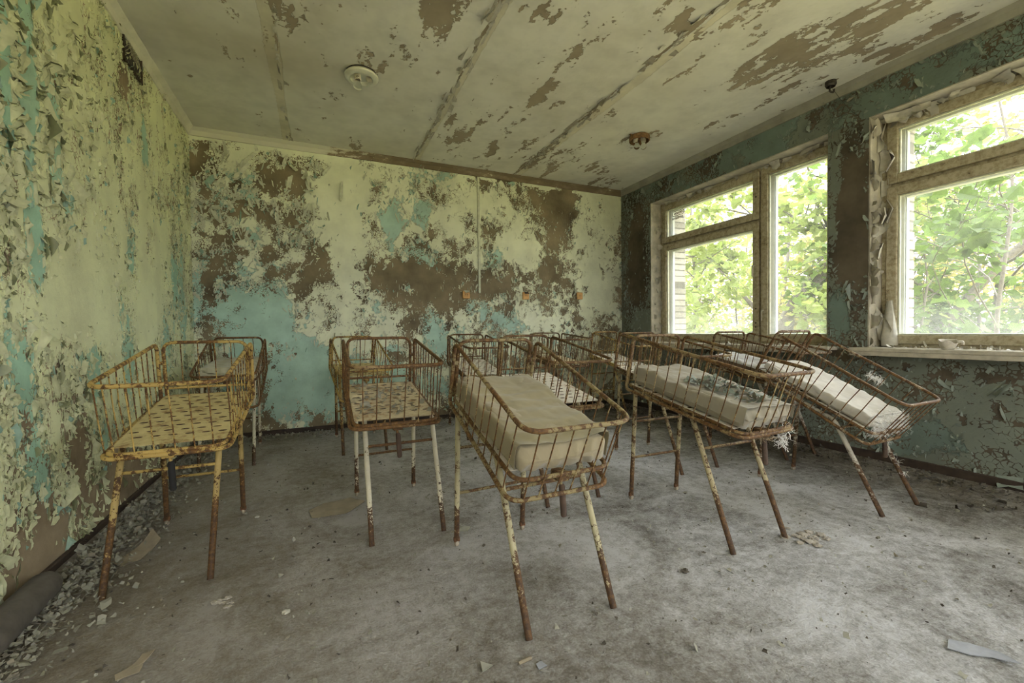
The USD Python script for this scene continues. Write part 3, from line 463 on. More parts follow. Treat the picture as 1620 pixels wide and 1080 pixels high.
# --- windows
def window(k, y0, y1):
    w = thing(f"window_{k}", kind="structure")
    x0, x1 = 3.975, 4.045
    ym = y1 - (y1 - y0) * .655           # between the vent side and the tall pane
    def bar(ya, yb, za, zb, xa=x0, xb=x1, m="wood", nm="frame_bar", c=.004): part(w, nm, box(xa, xb, ya, yb, za, zb, c), M[m])
    bar(y1 - .055, y1, ZB, ZT); bar(y0, y0 + .055, ZB, ZT); bar(y0 + .055, y1 - .055, ZT - .05, ZT); bar(y0 + .055, y1 - .055, ZB, ZB + .05)
    bar(ym - .02, ym + .02, ZB + .05, ZT - .05, x0 + .010)
    def sash(ya, yb, za, zb):
        s, a = .066, x0 - .016
        for (p, q, r, t) in ((ya, ya + s, za, zb), (yb - s, yb, za, zb), (ya + s, yb - s, zb - s, zb), (ya + s, yb - s, za, za + s)): bar(p, q, r, t, a, x0 + .03, nm="sash_bar")
        ia, ib, ja, jb = ya + s, yb - s, za + s, zb - s
        for (p, q, r, t) in ((ia, ia + .011, ja, jb), (ib - .011, ib, ja, jb), (ia + .011, ib - .011, jb - .011, jb), (ia + .011, ib - .011, ja, ja + .011)): bar(p, q, r, t, x0 + .004, x0 + .022, "bead", "putty_bead", .002)
        part(w, "glass_pane", box(x0 + .014, x0 + .017, ia, ib, ja, jb), M["glass"])
        o = x1 + .05                      # the outer sash, painted white
        for (p, q, r, t) in ((ia - .03, ia + .012, ja - .03, jb + .03), (ib - .012, ib + .03, ja - .03, jb + .03), (ia + .012, ib - .012, jb - .012, jb + .03), (ia + .012, ib - .012, ja - .03, ja + .012)): bar(p, q, r, t, x1, o, "sash_white", "outer_sash_bar", .003)
        for (p, q) in ((ia + .012, ia + .020), (ib - .020, ib - .012)): bar(p, q, ja, jb, x1 + .008, o - .004, "sash_white", "outer_sash_bar", .002)
    sash(ym + .012, y1 - .036, 2.079, ZT - .03)
    sash(ym + .012, y1 - .036, ZB + .03, 2.055)
    sash(y0 + .036, ym - .012, ZB + .03, ZT - .03)
    bar(ym + .02, y1 - .055, 2.045, 2.085, x0 + .014)
    h = part(w, "handle", tube(fillet([(x0 - .018, ym + .045, 1.62), (x0 - .06, ym + .045, 1.62), (x0 - .06, ym + .045, 1.52)], .015), .008), M["sill"], True)
    h = part(w, "handle", tube(fillet([(x0 - .018, ym - .04, 1.18), (x0 - .045, ym - .04, 1.18), (x0 - .045, ym - .04, 1.08)], .015), .008), M["sill"], True)
    for z in (1.02, 1.06, 1.2, 2.3): part(w, "screw_hole", move((lambda m: (m[0] @ np.array([[0, 0, 1], [0, 1, 0], [1, 0, 0]]), m[1]))(lathe([(0, 0), (.008, 0), (.008, .004), (0, .004)], 8)), (x0 - .020, ym + .04, z)), M["skirting"])
    part(w, "window_sill", box(XR - .125, x0 - .01, y0 - .07, y1 + .07, ZB - .022, ZB + .006, .005), M["sill"])
    part(w, "sill_lip", box(XR - .122, XR - .085, y0 - .065, y1 + .065, ZB - .052, ZB - .022, .003), M["sill"])
    return w
wins = [window(1, *W1), window(2, *W2), window(3, *W3)]

# ---------------------------------------------------------------- the cribs
RUST = {"A": rusty("basket_ochre", (.44, .31, .095), .55, False, (1.15, 1.1, .9)), "C": rusty("basket_rust", (.24, .165, .075), .22), "D": rusty("basket_khaki", (.25, .20, .095), .42), "E": rusty("basket_brown", (.24, .175, .08), .40), "F": rusty("basket_umber", (.30, .24, .155), .30)}
LEGM = {"A": rusty("leg_ochre", (.46, .34, .13), .62, True, (1.05, 1.05, .95)), "C": rusty("leg_cream", (.62, .58, .44), .95, True), "D": rusty("leg_khaki", (.44, .40, .25), .82, True), "E": rusty("leg_brown", (.40, .34, .2), .60, True), "F": rusty("leg_grey", (.46, .43, .36), .78, True)}
ROD = {"A": rusty("rod_ochre", (.44, .31, .095), .5, False, (1.15, 1.1, .9)), "C": rusty("rod_rust", (.4, .3, .14), .2), "D": rusty("rod_khaki", (.32, .25, .12), .3), "E": rusty("rod_brown", (.38, .29, .14), .35), "F": rusty("rod_umber", (.4, .34, .25), .18)}
def tray_mat(name, col, rust, share):
    return mat(name, {"g": GEO, "n1": ("noise_texture", {"scale": 11, "detail": 8, "roughness": .7}), "n2": ("noise_texture", {"scale": 60, "detail": 5, "roughness": .7}), "ad": ("math", {"math_type": "multiply_add", "value2": .4}),
                      "r": ("rgb_ramp", {"ramp": [(share - .08, rust), (share, tuple(.5 * np.array(rust) + .5 * np.array(col))), (share + .07, tuple(np.array(col) * .85)), (share + .25, col)]}), "b": ("bump", {"strength": .4, "distance": .002}), "p": ("principled_bsdf", {"roughness": .65})},
               [("g.position", "n1.vector"), ("g.position", "n2.vector"), ("n2.fac", "ad.value1"), ("n1.fac", "ad.value3"), ("ad.value", "r.fac"), ("r.color", "p.base_color"), ("n2.fac", "b.height"), ("b.normal", "p.normal")])
TRAY = {"A": tray_mat("tray_ochre", (.54, .45, .21), (.20, .11, .035), .62), "C": tray_mat("tray_dusty", (.58, .50, .32), (.27, .16, .07), .64), "W": tray_mat("tray_white", (.74, .70, .60), (.36, .22, .12), .60)}
M["flange"] = plain("rusted_hole_flange", (.075, .042, .018), .8, var=.5, scale=40)
M["black_grip"] = plain("black_rubber_grip", (.006, .0055, .005), .8, var=.4, scale=40)
M["brown_grip"] = plain("brown_wood_grip", (.06, .035, .022), .7, var=.5, scale=40, bump=.001)
M["caster"] = plain("caster_wheel", (.34, .29, .22), .6, var=.5, scale=60)
M["caster_fork"] = plain("caster_fork_rust", (.13, .06, .028), .8, var=.5, scale=60, bump=.001)
SW, LR, HH, SF, HF, WF, LG, VT, ZTOP = .412, .754, .299, .036, .290, .348, .703, .255, .965
def crib(label, lx, ly, yaw, du, dv, dyaw, tilt, dz, tt=None, style="D", tray="W", grip="brown_grip", far=False, bent=None, group="rusty hospital cribs"):
    root = thing("hospital_crib", label, "crib", group, loc=(lx, ly, 0), rz=yaw)
    c_, s_ = math.cos(-yaw), math.sin(-yaw)
    ou, ov = du * c_ - dv * s_, du * s_ + dv * c_
    cy, sy = math.cos(dyaw), math.sin(dyaw); ct, st = math.cos(tilt), math.sin(tilt)
    def R(u, v, z): return np.array([ou + u * cy - v * sy, ov + u * sy + v * cy, z])
    def B(u, a, b): return R(u, VT - a * ct + b * st, ZTOP + dz - a * st - b * ct)
    h = SW / 2; rm, lm, dm = RUST[style], LEGM[style], ROD[style]; sd = 6 if far else 9
    # the basket: one bent tube round both sides and the foot, top and bottom
    loop = [B(-h, 0, HH), B(-h, 0, 0), B(-h, LR, 0), B(h, LR, 0), B(h, 0, 0), B(h, 0, HH), B(h, LR - SF, HF), B(-h, LR - SF, HF)]
    part(root, "basket_rail", tube(fillet(loop, [.03, .035, .07, .07, .035, .03, .06, .06], True, 6), .0088, sd, True), rm, True)
    n = 11; k = 0
    for sgn in (-1, 1):
        for i in range(1, n):
            f = i / (n - .1); a = f * LR
            top, bot = B(sgn * h, a, .003), B(sgn * h, f * (LR - SF), HF * f + HH * (1 - f) - .003)
            mid = (top + bot) / 2 + RNG.normal(0, .0025, 3)
            if bent and (sgn, i) in bent: top, bot = top, bot + bent[(sgn, i)]
            part(root, "rod", tube([top, mid, bot], .0028, 5), dm, True)
    for i in range(6):
        u = -h + .05 + (SW - .1) * i / 5
        top, bot = B(u, LR, .003), B(u + RNG.normal(0, .004), LR - SF, HF - .003)
        part(root, "rod", tube([top, (top + bot) / 2 + RNG.normal(0, .002, 3), bot], .0028, 5), dm, True)
    # the separate panel at the head
    w_ = h - .022
    hp = part(root, "head_panel", tube(fillet([B(-w_, -.014, .275), B(-w_, -.014, -.006), B(w_, -.014, -.006), B(w_, -.014, .275)], [.0, .05, .05, 0], False, 6), .0085, sd), rm, True)
    part(hp, "crossbar", tube([B(-w_, -.014, .235), B(w_, -.014, .235)], .0065, sd), rm, True)
    for i in range(1, 5):
        u = -w_ + 2 * w_ * i / 5
        part(hp, "rod", tube([B(u, -.014, -.004), B(u + RNG.normal(0, .003), -.014, .235)], .0028, 5), dm, True)
    for sgn in (-1, 1): part(root, "clamp", box(*[q for ab in zip(B(sgn * (h - .011), -.007, .10) - [.014, .006, .009], B(sgn * (h - .011), -.007, .10) + [.014, .006, .009]) for q in ab], .002), rm)
    # the bed: a tube ring that carries the perforated tray
    tt = tilt if tt is None else tt
    hd = B(0, .0, HH - .022)
    hv = (np.array([[cy, sy], [-sy, cy]]) @ (hd[:2] - [ou, ov]))[1]; hz = hd[2]
    def Tq(u, s, n_=0.0): return R(u, hv - s * math.cos(tt) + n_ * math.sin(tt) * -1, hz - s * math.sin(tt) + n_ * math.cos(tt))
    LT, rw = .715, h - .016
    if tilt - tt > .1: LT = .69
    part(root, "bed_ring", tube(fillet([Tq(-rw, .0), Tq(-rw, LT), Tq(rw, LT), Tq(rw, .0)], [.03, .06, .06, .03], True, 6), .0085, sd, True), rm, True)
    sh = sg.box(-rw + .004, .012, rw - .004, LT - .055)
    cut, hole = [], MB()
    for j in range(11):
        for i in range(6):
            uu, ss = -rw + .045 + (2 * rw - .09) * (i + (.25 if j % 2 else -.25)) / 5.0, .06 + j * .057
            if abs(uu) < rw - .02 and ss < LT - .085: cut.append(shapely.affinity.scale(sg.Point(uu, ss).buffer(.0125, 4), 1.35, .62)); o_ = np.array(cut[-1].exterior.coords)[:-1]; k_ = len(o_); j_ = np.arange(k_)
            if abs(uu) < rw - .02 and ss < LT - .085: hole.add((np.array([Tq(a, b, .0095) for a, b in o_] + [Tq(uu + (a - uu) * .8, ss + (b - ss) * .8, -.006) for a, b in o_]), np.stack([j_, (j_ + 1) % k_, (j_ + 1) % k_ + k_, j_ + k_], -1)))
    sh = sh.difference(shapely.union_all(cut))
    tm = trimesh.creation.extrude_polygon(sh, .004, engine="earcut")
    tv = np.array(tm.vertices); tv = np.array([Tq(a, b, c + .006) for a, b, c in tv])
    part(root, "perforated_tray", (tv, np.array(tm.faces)), TRAY[tray])
    part(root, "hole_flanges", hole.mesh(), M["flange"], kind="stuff")
    # leg frames: bent tubes under the bed, splayed fore and aft
    hw = WF / 2
    def zt(v, below): s_ = (hv - v) / math.cos(tt); return hz - s_ * math.sin(tt) - below
    def loc(u, v, z): return np.array([u, v, z])
    for sgn in (-1, 1):
        u = sgn * hw
        a0, a1 = loc(u, .30, zt(.30, .022)), loc(u, -.115, zt(-.115, .022))
        part(root, "bed_bearer", tube([a0 * .88 + a1 * .12, a0 * .12 + a1 * .88], .0105, sd), lm, True)
        ft = fillet([a0 * .12 + a1 * .88, a1, loc(u, -LG / 2, 0)], .085, False, 8)
        part(root, "leg", tube(ft, .0124, sd), lm, True)
        hl = fillet([a0 * .88 + a1 * .12, a0, loc(u, LG / 2 - .006, .034)], .06, False, 8)
        lg = part(root, "leg", tube(hl, .0124, sd), lm, True)
        e = loc(u, LG / 2 - .006, .03)
        part(lg, "caster_fork", box(u - .014, u + .014, e[1] - .008, e[1] + .010, .022, .045, .003), M["caster_fork"])
        wv, wf = lathe([(0, -.008), (.013, -.008), (.015, -.004), (.015, .004), (.013, .008), (0, .008)], 12)
        part(lg, "caster_wheel", move((wv @ np.array([[0, 0, 1], [0, 1, 0], [1, 0, 0]]), wf), (u, e[1] + .002, .0155)), M["caster"], True)
    def onhead(z): f = (z - .034) / (zt(.30, .022) - .034); return LG / 2 - .006 + (.30 - (LG / 2 - .006)) * f
    def onfoot(z): f = z / zt(-.115, .022); return -LG / 2 + (-.115 + LG / 2) * f
    for z, vv in ((.255, onhead(.255)), (.47, onhead(.47)), (.43, onfoot(.43))): part(root, "crossbar", tube([loc(-hw, vv, z), loc(hw, vv, z)], .0072, sd), rm, True)
    # tilting lever under the foot end
    m0 = Tq(0, LT - .035, -.012)
    part(root, "lever_bracket", box(m0[0] - .022, m0[0] + .022, m0[1] - .03, m0[1] + .03, m0[2] - .028, m0[2] + .006, .004), rm)
    gr = part(root, "tilt_lever", tube([m0 + [0, -.0, -.015], m0 + [.004, -.004, -.06]], .006, sd), rm, True)
    part(gr, "grip", tube([m0 + [.004, -.004, -.045], m0 + [.0045, -.005, -.051], m0 + [.010, -.008, -.155], m0 + [.0105, -.008, -.160]], [.008, .0115, .0115, .008], 10), M[grip], True, label="black grip" if grip == "black_grip" else None)
    return dict(root=root, T=Tq, LT=LT, rw=rw, xf=(lx, ly, yaw))
def to_world(c, P):
    lx, ly, yaw = c["xf"]; P = np.asarray(P, float); cs, sn = math.cos(yaw), math.sin(yaw)
    return np.stack([lx + P[..., 0] * cs - P[..., 1] * sn, ly + P[..., 0] * sn + P[..., 1] * cs, P[..., 2]], -1)
CR = {}
CR["A"] = crib("ochre-rusted empty crib with a perforated tray and black grip, right beside the left wall", -.591, 2.469, -.031, .045, -.003, .027, .18, -.008, style="A", tray="A", grip="black_grip", bent={(-1, 8): np.array([.0, .0, .0])})
CR["C"] = crib("rust-brown crib on cream legs with a dirty tray full of paint flakes", .374, 2.468, .021, -.045, -.02, -.034, .147, -.002, style="C", tray="C")
CR["D"] = crib("nearest crib in the middle of the room, steeply tipped basket around a tan covered mattress", .76, 1.607, .049, .007, .024, -.039, .351, -.014, tt=.262, style="D")
CR["E"] = crib("brown rusted crib holding the crumpled mattress strewn with paint debris", 1.839, 1.694, -.007, -.017, -.002, .085, .209, -.004, style="E")
CR["F"] = crib("crib tipped most steeply of all, near the window pier, white tufts at its foot", 2.874, 1.632, .001, .011, -.038, .04, .514, .005, tt=.44, style="F")
CR["G"] = crib("rusty empty crib with a white perforated tray directly behind the nearest tan-mattress crib", 1.339, 2.504, .01, .014, .026, -.007, .18, -.003, style="E")
CR["J"] = crib("rusty crib with bright empty white tray just behind the crumpled-mattress crib", 2.431, 2.593, .031, -.014, 0, -.029, .2, .005, style="E", far=True)
CR["K"] = crib("rusty crib with a white mattress standing directly under the sill of the far window", 3.396, 2.499, .022, -.013, .004, -.038, .2, .001, style="F", far=True)
CR["B"] = crib("dark rusty crib with a tufted cream mattress in the far left corner", -.667, 4.161, .047, .018, .024, -.042, .36, 0, tt=.08, style="C", far=True)
CR["C2"] = crib("ochre empty crib half hidden behind the crib with the dirty tray, by the back wall", .323, 4.157, .04, .003, -.01, .064, .36, -.005, tt=.10, style="A", tray="A", far=True)
CR["D2"] = crib("empty crib by the back wall below the leftmost orange socket, white perforated tray", 1.43, 4.171, -.031, .003, .001, -.008, .15, .004, style="C", far=True)
CR["H"] = crib("empty crib by the back wall below the middle and right orange sockets", 2.452, 4.299, -.052, .004, .003, -.013, .08, .008, style="E", tray="C", far=True)
CR["I"] = crib("empty crib in the far right corner of the room with a bright tray", 3.242, 4.163, .031, .004, .001, .008, .2, .012, style="A", far=True)

# ---------------------------------------------------------------- mattresses
def fabric(name, col, var=.16, scale=7, bump=.004, dirt=(.25, .2, .13), amt=.35):
    return mat(name, {"g": GEO, "n": ("noise_texture", {"scale": scale, "detail": 7, "roughness": .62, "distortion": .8}), "n2": ("noise_texture", {"scale": 260, "detail": 3}), "r": ("rgb_ramp", {"ramp": [(.28, tuple((1 - amt) * np.array(col) + amt * np.array(dirt))), (.5, tuple(np.array(col) * (1 - var))), (.7, col)]}),
                      "k": ("math", {"math_type": "multiply_add", "value2": .12}), "b": ("bump", {"strength": .7, "distance": bump}), "p": ("principled_bsdf", {"roughness": .85, "sheen_weight": .15, "specular_ior_level": .25})},
               [("g.position", "n.vector"), ("g.position", "n2.vector"), ("n.fac", "r.fac"), ("r.color", "p.base_color"), ("n2.fac", "k.value1"), ("n.fac", "k.value3"), ("k.value", "b.height"), ("b.normal", "p.normal")])
FAB = {"D": fabric("oilcloth_tan", (.33, .29, .175)), "Dt": fabric("ticking_tan", (.36, .31, .20), scale=14), "E": fabric("cloth_crumpled", (.37, .34, .26), amt=.45), "F": fabric("cloth_pale", (.56, .53, .46)), "K": fabric("cloth_white", (.70, .69, .68), amt=.2), "B": fabric("cloth_cream", (.44, .42, .30), scale=9), "brown": fabric("edge_brown", (.22, .15, .10))}
def pad(c, s0, s1, hw, th, seed, lump=.012, tuft=0.0, n0=.012, nu=26, nv=40, rnd=.02):
    """a soft slab on the tray: a rounded box, lumped by noise, optionally tufted"""
    rows = []
    prof = []
    # cross-section ring: parameter round the slab in (u, n)
    k = 11
    for f in np.linspace(-1, 1, nu): prof.append((f * (hw - rnd), 1, f))
    for a in np.linspace(0, np.pi, 9)[1:-1]: prof.append((hw - rnd + rnd * math.sin(a), math.cos(a), 1))
    for f in np.linspace(1, -1, nu): prof.append((f * (hw - rnd), -1, f))
    for a in np.linspace(np.pi, 2 * np.pi, 9)[1:-1]: prof.append((-(hw - rnd) + rnd * math.sin(a), math.cos(a), -1))
    pu = np.array([q[0] for q in prof]); pn = np.array([q[1] for q in prof])
    s = np.linspace(0, 1, nv); ss = s0 + (s1 - s0) * s
    d_end = np.minimum(s, 1 - s) * (s1 - s0); e = np.sqrt(np.clip(1 - (1 - np.clip(d_end / rnd, 0, 1)) ** 2, 0, 1))
    U = pu[None] * (1 - (1 - e[:, None]) * rnd / hw); Nn = n0 + th / 2 + pn[None] * th / 2 * (.25 + .75 * e[:, None])
    S = np.broadcast_to(ss[:, None], U.shape)
    topw = np.clip(pn, 0, 1)[None]
    Nn = Nn + topw * lump * 2.4 * (fbm2(U, S, 7, 4, seed) - .5) * 2
    U = U + .006 * (fbm2(S, Nn, 16, 3, seed + 3) - .5) * 2
    S = S + (.007 * np.sin(U * 95 + 9 * fbm2(U, Nn, 9, 3, seed + 8)) + .02 * lump / .01 * (fbm2(U, Nn, 22, 3, seed + 9) - .5)) * np.clip((s[:, None] - .93) / .05, 0, 1)
    if tuft: Nn = Nn - topw * tuft * np.exp(-((((U + .5) % .12 - .06) ** 2 + ((S % .13) - .065) ** 2) / .0009))
    P = np.array([[c["T"](U[i, j], S[i, j], Nn[i, j]) for j in range(U.shape[1])] for i in range(nv)])
    m_ = U.shape[1]; i = np.arange(nv * m_).reshape(nv, m_); i2 = np.roll(i, -1, 1)
    q = np.stack([i[:-1], i2[:-1], i2[1:], i[1:]], -1).reshape(-1, 4); f = np.vstack([q[:, [0, 1, 2]], q[:, [0, 2, 3]]])
    v = np.vstack([P.reshape(-1, 3), P[0].mean(0), P[-1].mean(0)]); L = (nv - 1) * m_
    f = np.vstack([f, [(nv * m_, (j + 1) % m_, j) for j in range(m_)], [(nv * m_ + 1, L + j, L + (j + 1) % m_) for j in range(m_)]])
    return to_world(c, v), f
def sheet(c, s0, s1, hw, n_top, drop, seed, crease=.006, nu=44, nv=50, hem=.02):
    """a cloth laid over the slab, hanging down both sides"""
    W_ = hw + drop; a = np.linspace(-W_, W_, nu); s = np.linspace(0, 1, nv)
    A, S = np.meshgrid(a, s0 + (s1 - s0) * s, indexing="xy")
    over = np.maximum(np.abs(A) - hw, 0); flat = np.minimum(np.abs(A), hw)
    hemw = 1 + hem * 14 * (fbm2(S, A * 0, 6, 3, seed + 4) - .5)
    U = np.sign(A) * (flat + .004 + np.clip(over, 0, .012) * .35 + .010 * (over > 0) * (fbm2(S, over, 9, 3, seed + 5) - .35))
    Nn = n_top - over * hemw * .94 + crease * 2.2 * (fbm2(A, S, 6, 5, seed) - .5) * 2 * (1 - np.clip(over / .03, 0, .7)) + .003 * np.sin(S * 70 + 5 * fbm2(A, S, 5, 3, seed + 7)) * (over == 0) * np.clip((S - s0) / .2, 0, 1)
    Nn = Nn + crease * .8 * np.abs(fbm2(A + S * .6, S - A, 11, 4, seed + 1) - .5) * 2
    P = np.array([[c["T"](U[i, j], S[i, j], Nn[i, j]) for j in range(nu)] for i in range(nv)])
    i = np.arange(nu * nv).reshape(nv, nu); q = np.stack([i[:-1, :-1], i[:-1, 1:], i[1:, 1:], i[1:, :-1]], -1).reshape(-1, 4)
    v, f = P.reshape(-1, 3), np.vstack([q[:, [0, 1, 2]], q[:, [0, 2, 3]]])
    nrm = np.zeros_like(v); fn = np.cross(v[f[:, 1]] - v[f[:, 0]], v[f[:, 2]] - v[f[:, 0]])
    for k in range(3): np.add.at(nrm, f[:, k], fn)
    nrm /= np.linalg.norm(nrm, axis=1, keepdims=True) + 1e-12
    m = len(v); edge = np.concatenate([i[0, :], i[1:, -1], i[-1, -2::-1], i[-2:0:-1, 0]]); e2 = np.roll(edge, -1)
    f2 = np.vstack([f, f[:, ::-1] + m, np.stack([edge, e2, e2 + m], -1), np.stack([edge, e2 + m, edge + m], -1)])
    return to_world(c, np.vstack([v, v - nrm * .0018])), f2
def mattress(c, label, m, cover=None, s0=.02, s1=.68, th=.08, seed=1, lump=.01, tuft=0., cov=None, hw=None):
    hw = hw or c["rw"] - .014
    t = thing("mattress", label, "mattress")
    part(t, "pad", pad(c, s0, s1, hw, th, seed, lump, tuft), m, True)
    if cover: part(t, "cover", sheet(c, s0 + .005, cov[0], hw, .012 + th + .006, cov[1], seed + 20, cov[2]), cover, True)
    return t
mD = mattress(CR["D"], "tan mattress under a stiff oilcloth cover, in the nearest crib", FAB["Dt"], FAB["D"], .015, .70, .092, 3, .012, cov=(.685, .085, .011))
mE = mattress(CR["E"], "grey-beige mattress with crumpled cover and paint debris on its foot end", FAB["E"], FAB["E"], .02, .70, .088, 9, .014, cov=(.70, .07, .016))
mF = mattress(CR["F"], "long pale mattress with frayed white wadding at the foot, below the pier between windows", FAB["F"], FAB["F"], .02, .69, .052, 14, .006, cov=(.66, .04, .008))
mK = mattress(CR["K"], "white-topped lumpy mattress with brown sides, under the far window", FAB["brown"], FAB["K"], .02, .69, .075, 17, .012, cov=(.68, .022, .012))
mB = mattress(CR["B"], "tufted cream mattress in the crib in the far left corner", FAB["B"], None, .02, .69, .09, 19, .008, tuft=.022)
# wadding and threads
def fray(parent, name, pts, m, n, rng, ln=.04, r=.0006, label=None):
    mb = MB()
    for k in range(n):
        p = pts[rng.integers(len(pts))] + rng.normal(0, .006, 3); d = rng.normal(0, 1, 3); d[2] -= .3; d /= np.linalg.norm(d)
        q = [p]
        for j in range(4): d = d + rng.normal(0, .5, 3); d[2] -= .12; d /= np.linalg.norm(d); q.append(q[-1] + d * ln / 4 * rng.uniform(.4, 1.3))
        mb.add(tube(q, r, 3, caps=False))
    return part(parent, name, mb.mesh(), m, False, kind="stuff", label=label)
M["wadding"] = plain("cotton_wadding", (.78, .77, .74), .95, var=.08)
M["string"] = plain("old_string", (.36, .28, .17), .95, var=.3)
gF = np.random.default_rng(31)
ptF = to_world(CR["F"], np.array([CR["F"]["T"](u, s, nn) for u in np.linspace(-.16, .18, 12) for s, nn in ((.69, .03), (.70, .0), (.66, .06))]))
fray(mF, "wadding", ptF, M["wadding"], 900, gF, .05)
ptK = to_world(CR["F"], np.array([CR["F"]["T"](.19, s, .18) for s in (.44, .47, .5)])); fray(CR["F"]["root"], "wadding_tuft", np.array([[CR["F"]["T"](.205, s, .175) for s in (.42, .45, .48)]])[0], M["wadding"], 160, gF, .035, label="white wadding caught on the rail")
fray(CR["F"]["root"], "thread", np.array([[.19, -.16, .42], [.19, -.2, .33], [.185, -.25, .22], [.185, -.28, .16]]), M["wadding"], 120, gF, .03)
fray(CR["E"]["root"], "string_bundle", np.array([CR["E"]["T"](.02, .69, -.02), CR["E"]["T"](.0, .68, -.04)]), M["string"], 90, gF, .05, .0009)
fray(CR["E"]["root"], "string_bundle", np.array([CR["E"]["T"](.15, .70, -.02), CR["E"]["T"](.15, .70, -.06), CR["E"]["T"](.15, .70, -.09)]), M["wadding"], 90, gF, .05, .0009)
# flakes fallen on trays and mattresses
def litter_on(c, name, n, s0, s1, nn, size, mats, rng, label, hw=.17):
    U, S = rng.uniform(-hw, hw, n), rng.uniform(s0, s1, n)
    b = to_world(c, np.array([c["T"](a, s, nn) for a, s in zip(U, S)])); up = np.tile([[0, 0, 1.0]], (n, 1)); a = rng.uniform(0, 6.28, n)
    e = np.stack([np.cos(a), np.sin(a), 0 * a], -1); g = np.stack([-np.sin(a), np.cos(a), 0 * a], -1)
    Vx, F = flakes(b, e, g, up, size * np.exp(rng.normal(0, .4, n)), size * np.exp(rng.normal(0, .4, n)), rng.uniform(-.1, .6, n), rng.uniform(-.6, 1.2, n), rng)
    mb = MB()
    for v in Vx: mb.add((v, F))
    return obj(name, mb.mesh(), mats, label, "paint chips", kind="stuff", smooth=True)
gL = np.random.default_rng(33)
litter_on(CR["C"], "paint_chip_litter", 150, .03, .66, .012, .02, M["chip"], gL, "cream paint chips scattered over the dirty perforated crib tray")
litter_on(CR["E"], "paint_chip_litter", 190, .30, .66, .116, .024, M["flake_grey"], gL, "grey paint chips heaped on the crumpled mattress", .13)
litter_on(CR["J"], "paint_chip_litter", 70, .03, .66, .012, .02, M["flake_back"], gL, "pale chips scattered on the bright empty tray")

# ---------------------------------------------------------------- lamps, sockets, grille
M["enamel"] = plain("lamp_enamel", (.62, .62, .50), .35, var=.1, scale=18)
M["lamp_rust"] = plain("lamp_rust", (.17, .09, .035), .75, var=.7, scale=50, bump=.002)
M["porcelain"] = plain("porcelain_socket", (.58, .53, .40), .4, var=.2, scale=40)
M["dark_metal"] = plain("dark_metal", (.03, .024, .018), .6, var=.5, scale=40)
M["bulb"] = mat("bulb_glass", {"p": ("principled_bsdf", {"base_color": (.93, .95, .90), "roughness": .05, "transmission_weight": 1.0, "ior": 1.2})})
M["brass"] = plain("bulb_cap", (.42, .38, .28), .4, metallic=.7, var=.3, scale=60)
M["socket_orange"] = plain("socket_orange_plastic", (.64, .36, .125), .5, var=.22, scale=30)
def bulb_mesh(k=16):
    pr = [(0, 0)] + [(.030 * math.sin(a), -.030 * math.cos(a) + .030) for a in np.linspace(.25, 2.2, 9)] + [(.0155, .066), (.0135, .074), (.0135, .078)]
    return lathe(pr, k)
def lamp_ring(loc):
    t = thing("ceiling_lamp", "white enamelled round ceiling lamp with a clear bulb hanging out, shade missing", "ceiling lamp", loc=loc)
    part(t, "back_plate", lathe([(.0, -.001), (.105, -.001), (.105, -.022), (.0, -.022)], 40), M["dark_metal"], 30)
    part(t, "rim", lathe([(.072, -.018), (.072, -.040), (.080, -.050), (.100, -.050), (.117, -.040), (.120, -.030), (.112, -.024), (.098, -.004)], 48), M["enamel"], 40)
    part(t, "reflector", lathe([(.072, -.030), (.060, -.024), (.0, -.023)], 32), M["enamel"], True)
    for s, dx, dy, tiltx in ((0, -.028, -.018, .95), (1, .036, .008, .25)):
        sm = lathe([(0, 0), (.021, 0), (.023, .03), (.022, .052), (.018, .054), (.016, .03), (0, .03)], 16)
        sk = part(t, "bulb_socket", move(move(sm, R=rot([0, 1, 0], np.pi / 2 + (-.5 if s == 0 else -.2)) if s else rot([1, 0, 0], np.pi - .35)), (dx, dy, -.030)), M["porcelain"], 30)
    b = part(t, "bulb", move(bulb_mesh(), (-.030, -.012 - .03, -.155)), M["bulb"], True, label="clear glass bulb")
    part(b, "bulb_cap", move(lathe([(.0, .074), (.0137, .074), (.0137, .098), (.008, .104), (0, .104)], 14), (-.030, -.042, -.155)), M["brass"], 30)
    return t
lamp_ring((.318, 3.358, H))
t = thing("ceiling_lamp", "rusty ceiling lamp base with two frosted bulbs, near the window wall", "ceiling lamp", loc=(2.895, 3.392, H))
part(t, "back_plate", lathe([(0, -.0), (.088, -.0), (.098, -.012), (.098, -.05), (.092, -.056), (.086, -.05), (.084, -.014), (0, -.012)], 32), M["lamp_rust"], 30)
for s in (-1, 1):
    part(t, "lug", box(*( (-.12, -.09) if s < 0 else (.09, .12)), -.01, .01, -.012, -.002, .002), M["lamp_rust"])
    part(t, "bulb_socket", move(move(lathe([(0, 0), (.022, 0), (.024, .03), (.021, .05), (0, .05)], 14), R=rot([1, 0, 0], np.pi - .2 * s)), (s * .034, -.01 * s, -.012)), M["porcelain"], 30)
    part(t, "bulb", move(bulb_mesh(14), (s * .030, -.012 * s - .01, -.135)), M["bulb"], True)
t = thing("broken_lamp_mount", "blackened remains of a lamp mount on the ceiling by the window wall, wire dangling", "lamp mount", loc=(3.63, 2.078, H))
part(t, "mount_ring", lathe([(.0, 0), (.036, 0), (.038, -.03), (.030, -.045), (.028, -.02), (0, -.018)], 18), M["dark_metal"], 30)
part(t, "hook", tube(fillet([(.0, 0, -.02), (.0, .01, -.075), (.035, .0, -.08), (.04, 0, -.055)], .02), .007, 7), M["dark_metal"], True)
part(t, "wire", tube(fillet([(.02, 0, -.05), (.10, .0, -.10), (.13, -.06, -.22), (.145, -.12, -.3)], .06), .0014, 5), M["dark_metal"], True)
